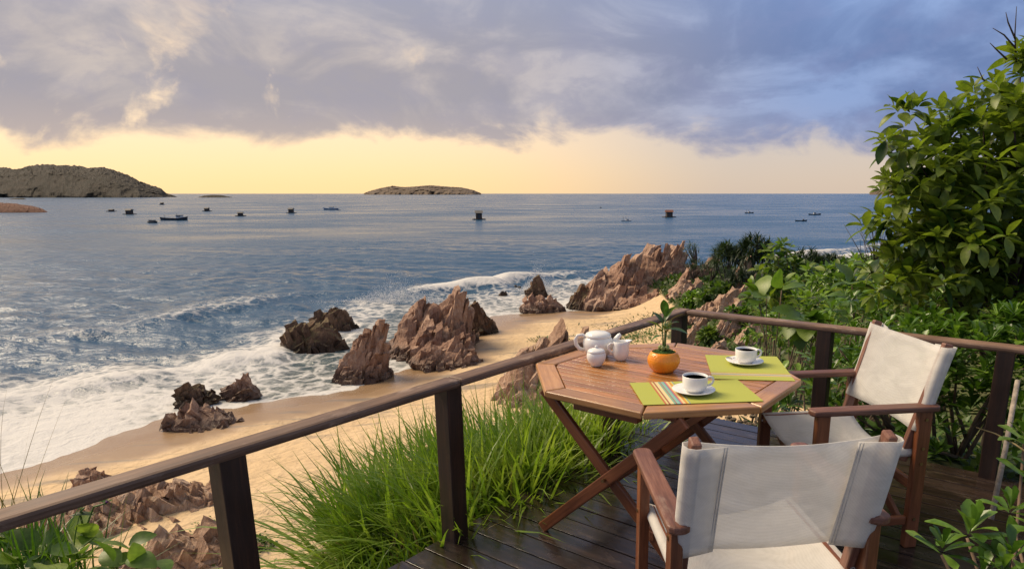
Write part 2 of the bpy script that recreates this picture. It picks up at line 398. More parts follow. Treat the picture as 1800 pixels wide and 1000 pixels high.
def crest(d0, wid, hgt, lo, hi, seed):
    s_ = sd + along + fbm(x, y, .12, 3, seed) * 4 - d0
    prof = np.where(s_ > 0, np.exp(-(s_ / (wid * 1.7)) ** 2), np.exp(-(s_ / (wid * .7)) ** 2))
    ampl = np.clip(vnoise(x, y, .07, seed + 5) * 1.9 - .55, 0, 1) * ((sd > lo) & (sd < hi))
    return prof * ampl, hgt
foam = np.zeros(len(P))
for d0, wid, hg, seed in ((14.5, 1.5, .85, 51), (9.0, 1.1, .42, 57), (4.6, .8, .22, 63), (22, 2.0, .45, 69)):
    c_, hg = crest(d0, wid, hg, .8, 40, seed); zz += c_ * hg
    foam = np.maximum(foam, c_ * (1.0 if d0 < 20 else .38))
band = np.clip((15.0 + along * 1.2 - sd) / 7, 0, 1) * np.clip((sd + 1.2) / .8, 0, 1)
foam = np.maximum(foam, band * (.62 + 1.1 * fbm(x, y, .16, 4, 77)))
foam = np.maximum(foam, np.exp(-((sd - .25 - .5 * fbm(x, y, .5, 3, 80)) / .35) ** 2) * .8)
foam *= np.clip((180 - r) / 60, 0, 1)
zz += foam * .05 * (vnoise(x, y, 2.2, 90) - .3) * deep
me = np_mesh('sea', np.c_[P, SEA + zz], np.stack([i_ := (np.arange(nR2 - 1)[:, None] * nA2 + np.arange(nA2 - 1)[None]), i_ + 1, i_ + nA2 + 1, i_ + nA2], -1).reshape(-1, 4)[:, ::-1])
at_ = me.attributes.new('foam', 'FLOAT', 'POINT'); at_.data.foreach_set('value', np.clip(foam, 0, 1.2).astype(np.float32))
at_ = me.attributes.new('shallow', 'FLOAT', 'POINT'); at_.data.foreach_set('value', np.clip(1 - sd / 16, 0, 1).astype(np.float32))
m, n, out = new_mat('sea_water')
geo = n.node('ShaderNodeNewGeometry'); pos = geo.outputs['Position']
fo = n.node('ShaderNodeAttribute', {'attribute_name': 'foam'}).outputs['Fac']; sh = n.node('ShaderNodeAttribute', {'attribute_name': 'shallow'}).outputs['Fac']
lace = n.node('ShaderNodeTexVoronoi', {'feature': 'DISTANCE_TO_EDGE'}, Vector=n.vmath('ADD', pos, n.vmath('SCALE', n.noise(pos, .9, 4, .6, col=True), 1.6)), Scale=.9).outputs['Distance']
l2 = n.noise(n.vmath('MULTIPLY', pos, (1, 1, 0)), 1.3, 6, .68, .5); l3 = n.noise(pos, 6.0, 4, .65)
lacy = n.math('ADD', n.math('ADD', n.math('MULTIPLY', n.smooth(lace, .22, .0), .30), n.math('MULTIPLY', l2, .95)), n.math('MULTIPLY', l3, .35))
ff = n.smooth(n.math('ADD', n.math('MULTIPLY', fo, 1.15), lacy), .98, 1.62)
b1 = n.noise(n.vmath('MULTIPLY', pos, (.8, 1.1, 1)), .55, 4, .6, .3); b2 = n.noise(n.vmath('MULTIPLY', pos, (1, 1.3, 1)), 2.6, 4, .6, .4); b3 = n.noise(pos, .12, 3, .5)
b5 = n.noise(n.vmath('MULTIPLY', pos, (.45, 1, 1)), .045, 4, .62, .3)
hgt = n.math('ADD', n.math('ADD', n.math('MULTIPLY', b1, .42), n.math('MULTIPLY', b2, .20)), n.math('ADD', n.math('ADD', n.math('MULTIPLY', b3, .6), n.math('MULTIPLY', b5, 2.2)), n.math('MULTIPLY', n.noise(pos, 8.0, 3, .6), .05)))
wcol = n.mix(n.smooth(sh, .0, 1.0), (.012, .064, .130), (.075, .095, .085))
pw = n.node('ShaderNodeBsdfPrincipled', None, Base_Color=wcol, Roughness=n.smooth(b5, .35, .65, .16, .30), IOR=1.333, Normal=bump(n, hgt, .85, .55))
pf = n.node('ShaderNodeBsdfPrincipled', None, Base_Color=(.56, .545, .52), Roughness=.8, Normal=bump(n, lacy, .6, .12))
mx = n.node('ShaderNodeMixShader', None, i0=ff, i1=pw, i2=pf); n.l.new(mx.outputs[0], out.inputs[0])
tag(link('sea', me, m), kind='structure')

# ------------------------------------------------------------------ islands
def rock_mat(name, c0, c1, c2, scale=1.0, green=0.0, bk=1.0, bd=.16, wet=True):
    m, n, out = new_mat(name); geo = n.node('ShaderNodeNewGeometry'); pos = geo.outputs['Position']
    st = n.noise(n.vmath('MULTIPLY', pos, tuple(s * 4.6 * scale for s in (1.7, .5, .40))), 1.0, 8, .70, .35)
    nz = n.noise(pos, .9 * scale, 6, .65); fn = n.noise(n.vmath('MULTIPLY', pos, (1.6, 1, .6)), 11.0 * scale, 6, .72)
    f = n.math('ADD', n.math('MULTIPLY', st, .55), n.math('ADD', n.math('MULTIPLY', nz, .24), n.math('MULTIPLY', fn, .24)))
    tone = n.node('ShaderNodeAttribute', {'attribute_name': 'tone'}).outputs['Fac']
    f = n.math('ADD', f, n.math('MULTIPLY', n.math('SUBTRACT', tone, .45), .16 if wet else 0.0))
    c = n.ramp(f, [(.34, c0), (.5, c1), (.66, c2)])
    pz = n.node('ShaderNodeSeparateXYZ', None, Vector=pos).outputs[2]; nzz = n.node('ShaderNodeSeparateXYZ', None, Vector=geo.outputs['Normal']).outputs[2]
    if green:
        gm = n.math('MULTIPLY', n.smooth(n.math('ADD', nzz, n.math('MULTIPLY', n.math('SUBTRACT', nz, .5), 1.6)), .45, .75), green)
        c = n.mix(gm, c, n.mix(n.smooth(fn, .3, .7), (.045, .060, .014), (.11, .12, .03)))
    rg = .85
    if wet:
        wf = n.smooth(n.math('ADD', pz, n.math('MULTIPLY', n.math('SUBTRACT', nz, .5), .7)), -6.2, -6.75)
        c = n.mix(wf, c, n.vmath('SCALE', c, .42)); rg = n.math('SUBTRACT', .85, n.math('MULTIPLY', wf, .5))
    crk = n.math('ADD', n.math('MULTIPLY', st, 1.0), n.math('ADD', n.math('MULTIPLY', nz, .5), n.math('MULTIPLY', fn, .28)))
    principled(n, out, Base_Color=c, Roughness=rg, Normal=bump(n, crk, bk, bd), Specular_IOR_Level=.35)
    return m
M['rock'] = rock_mat('red_brown_rock', (.11, .055, .036), (.315, .180, .118), (.53, .365, .26))
M['rock_dark'] = rock_mat('dark_mossy_rock', (.055, .030, .018), (.150, .085, .050), (.27, .165, .095), green=.35)
M['rock_tan'] = rock_mat('tan_pink_rock', (.17, .088, .054), (.40, .25, .165), (.60, .45, .33))
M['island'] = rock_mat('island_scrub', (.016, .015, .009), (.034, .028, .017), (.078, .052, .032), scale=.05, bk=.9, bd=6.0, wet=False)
M['far_island'] = rock_mat('hazed_far_island_scrub', (.085, .060, .038), (.115, .080, .050), (.15, .105, .068), scale=.01, bk=.5, bd=8.0, wet=False)  # scrub colours paled and flattened: distance haze is put into the colour
M['red_rock'] = rock_mat('rust_red_rock', (.05, .020, .011), (.14, .056, .030), (.22, .105, .065), scale=.3, bk=.8, bd=.5, wet=False)
def island(name, prof, Y, depth, mat, seed, nx=150, ny=36, rough=.16):
    """prof: (px, py) skyline; the hill stands Y metres off and is 'depth' metres deep"""
    px = np.array([p[0] for p in prof], float); py = np.array([p[1] for p in prof], float)
    qx = np.linspace(px[0], px[-1], nx); top = np.interp(qx, px, py)
    wx = np.array([at(a, 345, Y).x for a in qx]); hz = np.array([max(at(a, b, Y).z - SEA, .0) for a, b in zip(qx, top)])
    t = np.linspace(-1, 1, ny); XX, TT = np.meshgrid(wx, t); HH = np.repeat(hz[None], ny, 0)
    sc_ = 1 / max(hz.max(), 1)
    edge = np.clip(1 - np.abs(TT) ** 2.2, 0, 1)
    nz = fbm(XX, TT * depth, 1.6 * sc_, 5, seed)
    Z = HH * (edge ** .8) * (1 + nz * rough * 3 * (1 - edge * .7)) - hz.max() * .06 * (1 - edge)
    Z = Z + fbm(XX, TT * depth, 11 * sc_, 4, seed + 9) * hz.max() * .16 * np.clip(HH * sc_ * 3, 0, 1) * edge
    YY = Y + TT * depth * (.35 + .65 * np.clip(HH * sc_ * 2, 0, 1)) + nz * depth * .3
    V = np.c_[(XX * YY / Y).ravel(), YY.ravel(), SEA + Z.ravel() - .25]
    i_ = np.arange(ny - 1)[:, None] * nx + np.arange(nx - 1)[None]
    o = link(name, np_mesh(name, V, np.stack([i_, i_ + 1, i_ + nx + 1, i_ + nx], -1).reshape(-1, 4), smooth=False), mat)
    tag(o, kind='structure'); return o
island('headland', [(-160, 330), (-90, 308), (-30, 297), (0, 297), (45, 295), (97, 290.5), (120, 293), (148, 298), (172, 296), (190, 294.5), (205, 298), (228, 309), (250, 321), (270, 328), (285, 332), (293, 340), (303, 343), (311, 346)], 1720, 260, M['island'], 1, nx=260, ny=60, rough=.34)
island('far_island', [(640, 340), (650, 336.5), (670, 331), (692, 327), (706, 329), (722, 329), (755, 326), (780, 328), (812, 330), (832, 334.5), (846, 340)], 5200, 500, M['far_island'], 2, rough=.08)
island('islet', [(348, 346.6), (358, 344), (372, 342.6), (388, 342.8), (398, 344.8), (408, 346.6)], 1500, 30, M['island'], 3, nx=50, ny=18)
island('islet', [(14, 350.6), (20, 348.8), (40, 348.0), (46, 350.6)], 1000, 10, M['island'], 4, nx=24, ny=12)
island('rock_point', [(-90, 352), (-40, 354), (0, 356), (25, 357.5), (48, 361), (62, 364.5), (70, 367), (78, 371)], 318, 9, M['red_rock'], 5, nx=110, ny=30, rough=.3)
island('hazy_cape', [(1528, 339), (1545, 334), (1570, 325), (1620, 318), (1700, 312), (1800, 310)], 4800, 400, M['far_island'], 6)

# ------------------------------------------------------------------ rocks
def hit(px, py, y0=4.6, y1=70):
    Ys = np.geomspace(y0, y1, 900); pts = np.array([at(px, py, Y) for Y in Ys]); zg = ground(pts[:, :2]); k_ = np.argmax(pts[:, 2] < zg)
    return Vector((pts[k_, 0], pts[k_, 1], zg[k_]))
def _hash(i, s): 
    v = math.sin(i * 127.1 + s * 311.7) * 43758.5453; return v - math.floor(v)
def rock(label, c, size, seed, mat='rock', peaks=((0, 0, 1, .6),), tilt=(.35, .2), thick=.32, sub=5, rz=0.0, jag=.5, group=None, flat=.35):
    """a jagged outcrop of upturned beds: broken slabs stacked along the bedding round a rough core;
    peaks: (x, y, height, width) in units of the half-size"""
    rg = random.Random(seed * 101 + 7)
    sx, sy, sz = size[0] / 2, size[1] / 2, size[2]
    nb = Vector((1, tilt[1], tilt[0])).normalized()                      # bedding normal
    dip = (Vector((0, 0, 1)) - nb * nb.z).normalized(); stk = nb.cross(dip)
    off = Vector((seed * 3.7, seed * 1.9, seed * 5.3))
    def env(ax, ay):
        h = 0
        for (qx, qy, qh, qw) in peaks: h = max(h, qh * math.exp(-((ax - qx) ** 2 + (ay - qy) ** 2) / (qw * qw)))
        rr = ax * ax + ay * ay
        return (flat + (1 - flat) * h) * max(0, 1 - rr ** 1.6) ** .45 if rr < 1 else 0
    bm = bmesh.new(); bmesh.ops.create_icosphere(bm, subdivisions=4, radius=1.0)
    for v in bm.verts:
        d = v.co.copy(); e = env(d.x * .9, d.y * .9)
        p = Vector((d.x * sx * .9, d.y * sy * .9, e * sz * .80 * (max(d.z, 0) > 0) if d.z > 0 else d.z * sz * .25))
        q = p * (1.6 / max(sx, .4)) + off
        v.co = p + Vector((mnoise.noise(q * 1.5), mnoise.noise(q * 1.5 + off), mnoise.noise(q * 2 - off))) * min(sx, sz) * .12
    lay = bm.faces.layers.float.new('tone')
    for f in bm.faces: f[lay] = .35
    nslab = {3: 9, 4: 20, 5: 62, 6: 130}[sub]; T0 = thick * (1.0 if sub > 4 else .7)
    for k_ in range(nslab):
        a_ = rg.random() * 6.283; r_ = math.sqrt(rg.random()) * .96; ax, ay = r_ * math.cos(a_), r_ * math.sin(a_)
        e = env(ax, ay) * sz
        if e < .03 * sz: continue
        T = T0 * rg.uniform(.7, 2.0); Wd = min(sy, sx) * rg.uniform(.35, .85) * (1 - .3 * r_)
        hh = max(e * rg.uniform(.5, 1.02 + jag * .06), .12 * sz); low = rg.uniform(-.1, .45) * hh * (1 if r_ < .6 else .3)
        base = Vector((ax * sx, ay * sy, 0)); top_s = rg.uniform(-.35, .35); vs = []
        for iz in (0, 1, 2):
            f_ = (0, .62, 1)[iz]; zl = low + (hh - low) * f_
            cpos = base + dip * ((zl - e * .5) / max(dip.z, .35)); cpos.z = zl
            shr = (1.08, 1.0, rg.uniform(.62, .92))[iz]
            for (i, j) in ((-1, -1), (1, -1), (1, 1), (-1, 1)):
                jt = Vector((rg.uniform(-1, 1), rg.uniform(-1, 1), rg.uniform(-1, 1)))
                p = cpos + nb * (i * T * .5 * shr) + stk * (j * Wd * .5 * shr)
                if iz == 2: p += Vector((0, 0, (i * .25 + j * top_s) * Wd * .5))
                vs.append(p + jt * T * .22)
        bv = [bm.verts.new(p) for p in vs]
        qs = [(3, 2, 1, 0), (8, 9, 10, 11)] + [(l * 4 + i, l * 4 + (i + 1) % 4, l * 4 + 4 + (i + 1) % 4, l * 4 + 4 + i) for l in (0, 1) for i in range(4)]
        tn = rg.random()
        for q in qs: bm.faces.new([bv[i] for i in q])[lay] = tn
    bmesh.ops.triangulate(bm, faces=bm.faces)
    cuts = 2 if sub > 5 else (1 if sub > 3 else 0)
    for _ in range(cuts + 1):
        es = [e for e in bm.edges if e.calc_length() > thick * .55]
        if es: bmesh.ops.subdivide_edges(bm, edges=es, cuts=1); bmesh.ops.triangulate(bm, faces=bm.faces)
    am = thick * .20
    for v in bm.verts:
        p = v.co; q = p / thick
        v.co = p + Vector((mnoise.noise(q * .8 + off), mnoise.noise(q * .8 - off), mnoise.noise(q * .9 + off * 2))) * am + Vector((mnoise.cell(q * 1.7 + off) - .5, mnoise.cell(q * 1.7 - off) - .5, mnoise.cell(q * 1.9) - .5)) * am * .35
    bmesh.ops.recalc_face_normals(bm, faces=bm.faces)
    me = bpy.data.meshes.new('rock'); bm.to_mesh(me); bm.free(); me.transform(Matrix.Rotation(rz, 4, 'Z'))
    o = link('rock_outcrop', me, M[mat]); o.location = c
    tag(o, label, 'rock', group); return o
rock('low dark mossy rock surrounded by surf', (-15.3, 36.2, -7.1), (3.5, 2.6, 1.9), 1, 'rock_dark', ((.35, 0, 1, .7), (-.3, 0, .8, .6)), rz=.2)
rock('dark brown rock in the surf just behind the low mossy one', (-16.1, 41.5, -7.1), (2.9, 2.2, 1.9), 2, 'rock_dark', ((.3, 0, 1, .6), (-.4, 0, .6, .5)))
rock('tall pointed reddish rock standing at the edge of the water', (-10.4, 30.2, -7.15), (2.5, 2.0, 3.2), 3, 'rock', ((.42, 0, 1.05, .42), (-.1, .1, .80, .5), (-.6, 0, .45, .4)), tilt=(-.35, .2), thick=.26, flat=.25, sub=6)
rock('small dark stone beside the tall pointed rock', (-11.6, 32.0, -7.05), (.7, .7, .8), 4, 'rock_dark', sub=4)
rock('largest broad craggy rock at the end of the sand', (-8.35, 36.0, -7.15), (4.9, 6.0, 4.2), 5, 'rock', ((.42, .2, 1.0, .42), (.05, .1, .78, .45), (-.55, .2, .72, .42), (.1, -.7, .45, .5)), tilt=(-.3, .25), thick=.34, flat=.2, sub=6)
rock('low rubbly rock at the foot of the largest crag', (-6.9, 32.3, -6.9), (3.6, 2.8, 1.6), 6, 'rock', ((.3, .3, 1, .6), (-.4, 0, .7, .5)), tilt=(-.5, .3), thick=.25)
rock('short blunt rock leaning on the right flank of the largest crag', (-6.35, 40.0, -6.8), (1.6, 1.6, 2.1), 7, 'rock_dark', ((0, 0, 1, .6),))
rock('flat brown rock at the far end of the sand where surf breaks', (-3.1, 48.4, -7.0), (3.4, 2.2, 1.55), 8, 'rock', ((-.1, 0, 1, .5), (.6, 0, .7, .35), (-.6, 0, .5, .4)), thick=.25)
rock('small pointed rock out in the breakers with spray behind', (-3.9, 56, -7.1), (1.7, 1.3, 2.0), 9, 'rock_dark', ((.2, 0, 1, .45), (-.5, 0, .5, .4)))
rock('tiny dark stone awash in the breakers', (-6.9, 57.0, -7.1), (.8, .6, .55), 10, 'rock_dark', sub=3)
rock('smallest dark stone awash beyond the tiny one', (-6.2, 61, -7.1), (.6, .5, .5), 11, 'rock_dark', sub=3)
rock('dark mossy stone in the swash beside a reddish pointed one', (-16.2, 26.4, -7.05), (1.5, 1.2, .95), 12, 'rock_dark', ((-.1, 0, 1, .6),))
rock('small reddish pointed rock in the swash', (-14.7, 27.1, -7.05), (1.5, 1.1, 1.35), 13, 'rock', ((.5, 0, 1, .4), (-.4, 0, .4, .5)), flat=.2)
rock('flat slabby rock lying on the wet sand', (-14.3, 23.4, -6.95), (2.7, 1.9, .85), 14, 'rock', ((.1, .1, 1, .6), (-.5, -.2, .6, .5)), tilt=(.9, .3), thick=.2)
rock('spiky upright rock fin on the dry sand beyond the rail', (-1.7, 25.6, -6.4), (3.4, 5.2, 3.5), 15, 'rock_tan', ((-.4, -.2, .72, .4), (.1, 0, .8, .35), (.75, .4, 1.05, .28)), tilt=(-.5, .1), thick=.22, flat=.25, sub=6, jag=.8)
rock('long low spread of broken tan slabs on the sand', (-10.9, 14.6, -6.15), (5.2, 2.4, .75), 16, 'rock_tan', ((.3, .2, 1, .5), (-.4, 0, .8, .5)), tilt=(1.1, .5), thick=.17, rz=.5, sub=6, jag=.8)
rock('broken tan slabs with a knob at one end', (-8.5, 12.7, -6.15), (2.8, 1.6, .95), 17, 'rock_tan', ((.55, .3, 1, .35), (-.2, 0, .6, .6)), tilt=(.9, .4), thick=.18, rz=.45, jag=.7)
rock('small stone behind the broken slabs by the handrail', (-13.4, 16.6, -6.3), (.9, .7, .7), 18, 'rock', sub=4)
rock('half buried stone at the lower end of the grass clump', (-4.3, 9.2, gz(-4.3, 9.2) - .1), (1.2, .8, .55), 19, 'rock_tan', sub=4, tilt=(.8, .2), thick=.15)
G_ = 'rocks of the green headland'
rock('bulging seaward face of the green headland, striped with beds', (2.6, 51.0, -7.0), (6.2, 6.0, 4.0), 21, 'rock', ((.2, .1, 1, .6), (-.5, 0, .62, .45)), tilt=(-.35, .2), thick=.4, sub=6)
rock('round boulder at the tip of the headland in the surf', (.0, 50.2, -7.1), (2.0, 2.2, 2.1), 22, 'rock_dark', ((0, 0, 1, .7),), tilt=(-.3, .2), thick=.3)
rock('highest craggy block of the headland', (6.0, 53.5, -6.2), (6.2, 5.0, 4.3), 23, 'rock', ((-.2, 0, .82, .6), (.35, .2, 1, .35)), tilt=(-.4, .2), thick=.38, sub=6)
rock('pair of upright stone fins on the headland skyline', (7.0, 52.6, -4.6), (2.2, 1.2, 3.1), 24, 'rock', ((-.3, 0, 1, .3), (.5, 0, 1, .3)), tilt=(-.3, 0), thick=.25, flat=.15)
rock('broad smooth leaning slab on the headland flank', (8.4, 49.0, -5.9), (3.4, 2.6, 3.0), 25, 'rock', ((.4, .2, 1, .5), (-.3, 0, .7, .5)), tilt=(-.6, .2), thick=.5)
rock('jumbled low rocks where the headland meets the sand', (4.6, 47.6, -6.7), (4.4, 2.6, 1.5), 26, 'rock', ((-.4, 0, .8, .4), (.3, 0, 1, .5)), tilt=(-.3, .3), thick=.25)
rock('tan blocks among weeds above the sand', (7.2, 44.6, gz(7.2, 44.6) - .4), (2.6, 2.0, 1.6), 27, 'rock_tan', ((-.3, 0, 1, .4), (.5, 0, .8, .4)))
rock('tapering stone fin among dark bushes', (11.0, 45.0, gz(11, 45) - .3), (1.5, 1.2, 2.4), 28, 'rock', ((0, 0, 1, .5),), tilt=(-.4, 0), flat=.2)
for k_, (px, py, Y, sx, sy, sz, lab) in enumerate([(1290, 548, 22, 2.4, 1.6, 1.5, 'pinkish bedrock ledge on the slope above the sand'), (1228, 600, 15.5, 1.3, 1.0, 1.1, 'pale stone just past the corner post'),
        (1283, 585, 13.5, 1.2, 1.0, 1.5, 'upright streaky bedrock below the long handrail'), (1262, 625, 11.5, .9, .8, .7, 'streaky bedrock low on the slope past the table'),
        (1310, 525, 26, 1.6, 1.3, 1.6, 'upper pinkish bedrock beside the large leaves'), (1240, 562, 20, 1.5, 1.2, 1.0, 'tan ledge between the corner post and the headland'), (1318, 600, 12, 1.0, .8, .9, 'weedy bedrock beneath the long handrail beside the low bush'), (1206, 575, 20, 1.2, .9, .8, 'tan ledge right behind the corner post'), (1222, 640, 12.5, .9, .7, .7, 'smooth pale boulder behind the table corner'), (1345, 700, 5.7, .5, .35, .24, 'brown stone behind the deck under the shrubs'), (1385, 695, 5.4, .35, .3, .18, 'small brown stone under the shrubs')]):
    p = hit(px, py); zg = p.z
    rock(lab, (p.x, p.y, zg - .15 * sz), (sx, sy, sz * 1.15), 30 + k_, 'rock_tan', ((.1, .1, 1, .6), (-.5, 0, .7, .5)), tilt=(-.5, .2), thick=.2 * sx / 1.5, sub=5 if sx > .6 else 4)

# ------------------------------------------------------------------ deck
random.seed(7)
deck = empty('deck', (K[0], K[1], 0), math.atan2(U_[1], U_[0])); tag(deck, kind='structure')
# in the deck's own frame: x along the planks (u), y = -v
pw, gap = .112, .007
for k_ in range(52):
    yv = -(.0 + (k_ + .5) * (pw + gap)) + .03
    x0 = -.035 + random.uniform(-.03, .035); x1 = 2.22 + random.uniform(-.01, .01)
    cuts = [x0, x1]
    if k_ % 3 == 1: cuts = [x0, random.uniform(.7, 1.6), x1]
    for a, b in zip(cuts[:-1], cuts[1:]):
        dz_ = random.uniform(-.0012, .0012)
        board('plank', (a + .002, yv, -.014 + dz_), (b - .002, yv, -.014 + dz_), pw, .028, M['deck'], deck, bevel=.0012)
for x in (.0, .75, 1.5, 2.17):
    board('joist', (x, .0, -.09), (x, -6.1, -.09), .05, .12, M['post'], deck)
# ------------------------------------------------------------------ railing
rail = empty('wooden_railing', (K[0], K[1], 0), math.atan2(U_[1], U_[0]))
tag(rail, 'dark wooden handrail on square posts around two sides of the deck', 'railing')
RZ = .765
def post(x, y, wd=.085, top=RZ - .036, sub=.35):
    board('post', (x, y, -sub), (x, y, top), wd, wd, M['post'], rail, up=(0, 1, 0), bevel=.004)
for v_ in (3.15, 2.20, .90): post(.02, -v_)
post(0, 0)
for u_ in (1.0, 1.94): post(u_, .0)
board('handrail', (.02, .045, RZ - .033), (.02, -2.16, RZ - .033), .092, .036, M['rail'], rail, bevel=.012)
board('handrail', (.02, -2.162, RZ - .033), (.02, -5.2, RZ - .033), .092, .036, M['rail'], rail, bevel=.012)
board('handrail', (.067, 0, RZ - .033), (2.75, 0, RZ - .0331), .092, .036, M['rail'], rail, bevel=.012)

# ------------------------------------------------------------------ table
TC = (.374, 2.967); TZ = .727; TA = 2.9
table = empty('octagonal_table', (TC[0], TC[1], 0), TA + math.pi / 8 + math.pi / 4 - math.pi / 2 + math.pi)   # local x runs along the slats
tag(table, 'octagonal slatted teak table on crossed folding legs', 'table')
RO, RW = .622, .092
ap = RO * math.cos(math.pi / 8)
def oct_pt(r, k): a = math.pi / 8 + k * math.pi / 4; return (r * math.cos(a), r * math.sin(a))
for k_ in range(8):
    a, b = oct_pt(RO, k_), oct_pt(RO, k_ + 1); ri = (ap - RW) / math.cos(math.pi / 8); c_, d_ = oct_pt(ri, k_ + 1), oct_pt(ri, k_)
    mid = Vector(((a[0] + b[0]) / 2, (a[1] + b[1]) / 2, 0)); an = math.atan2(mid.y, mid.x) - math.pi / 2
    Rm = Matrix.Rotation(-an, 2); sh_ = .0012
    loc = [Rm @ (Vector(p) - Vector((mid.x, mid.y))) for p in (a, b, c_, d_)]
    ctr = sum(loc, Vector((0, 0))) / 4; loc = [ctr + (p - ctr) * (1 - sh_ / .1) for p in loc]
    mb = MB(); mb.prism([tuple(p) for p in loc], -.030, 0)
    o = mb.build('rim_segment', M['rim'], table, bevel=.007, seg=3); o.location = (mid.x, mid.y, TZ); o.rotation_euler = (0, 0, an)
ri = ap - RW; rc = ri / math.cos(math.pi / 8); ns = 19; pit = 2 * ri / ns
def half(y): 
    y = abs(y); h1 = rc * math.sin(math.pi / 8)
    return ri if y <= h1 else ri - (y - h1)
for k_ in range(ns):
    y0 = -ri + k_ * pit + .003; y1 = y0 + pit - .006
    ym = (y0 + y1) / 2
    a0_, a1_ = half(y0) - .004, half(y1) - .004
    mb = MB(); mb.prism([(-a0_, y0 - ym), (a0_, y0 - ym), (a1_, y1 - ym), (-a1_, y1 - ym)], -.020, -.002)
    o = mb.build('slat', M['teak'], table, bevel=.0008, seg=1); o.location = (0, ym, TZ)
for x in (-.30, 0, .30): board('batten', (x, -ri + .01, TZ - .040), (x, ri - .01, TZ - .040), .06, .022, M['leg'], table)
for y in (-.46, .40):
    board('apron', (-.16, y, TZ - .062), (.16, y, TZ - .062), .045, .055, M['leg'], table)
    s_y = 1 if y > 0 else -1
    l1 = board('leg', (-.36, y, .0 + .012), (.36, y, TZ - .045), .024, .052, M['leg'], table, up=(-.7, 0, 1), bevel=.005)
    l2 = board('leg', (.36, y + s_y * .027 * -1, .012), (-.36, y + s_y * .027 * -1, TZ - .045), .024, .052, M['leg'], table, up=(.7, 0, 1), bevel=.005)
    mb = MB(); mb.tube([(0, y - .03, .353), (0, y + .03, .353)], .008, 12); mb.build('pivot_bolt', M['brass'], table, smooth=False)
for x, zz_ in ((-.22, .15), (.22, .15), (.26, .60)): board('stretcher', (x, -.45, zz_), (x, .385, zz_), .024, .042, M['leg'], table)

# ------------------------------------------------------------------ director's chairs
def rounded_bar(L, wd, th, taper=.0, n=6):
    """arm board along +y with rounded ends"""
    pts = []
    for s_, y0 in ((1, L - wd / 2), (-1, wd / 2)):
        for k_ in range(n + 1):
            a = -math.pi / 2 * 0 + math.pi * k_ / n
            pts.append((math.cos(a) * wd / 2 * s_, y0 + math.sin(a) * wd / 2 * s_ * .7))
    mb = MB(); mb.prism(pts, -th / 2, th / 2); return mb
def sheet(name, grid, mat, parent, th=.003):
    """a cloth from a grid of points, given thickness"""
    nu, nv = len(grid), len(grid[0]); G = np.array(grid, float)
    du = np.gradient(G, axis=0); dv = np.gradient(G, axis=1); nn = np.cross(du, dv); nn /= np.linalg.norm(nn, axis=2, keepdims=True) + 1e-9
    A = (G + nn * th / 2).reshape(-1, 3); B = (G - nn * th / 2).reshape(-1, 3); Nn = nu * nv
    i_ = (np.arange(nu - 1)[:, None] * nv + np.arange(nv - 1)[None]).ravel()
    F = np.stack([i_, i_ + nv, i_ + nv + 1, i_ + 1], -1); Fb = F[:, ::-1] + Nn
    rim = []
    for a in range(nu - 1):
        for b in (0, nv - 1):
            p, q = a * nv + b, (a + 1) * nv + b; rim.append((p, q, q + Nn, p + Nn) if b else (q, p, p + Nn, q + Nn))
    for b in range(nv - 1):
        for a in (0, nu - 1):
            p, q = a * nv + b, a * nv + b + 1; rim.append((p, q, q + Nn, p + Nn) if a == 0 else (q, p, p + Nn, q + Nn))
    return link(name, np_mesh(name, np.r_[A, B], np.r_[F, Fb, np.array(rim)]), mat, parent)
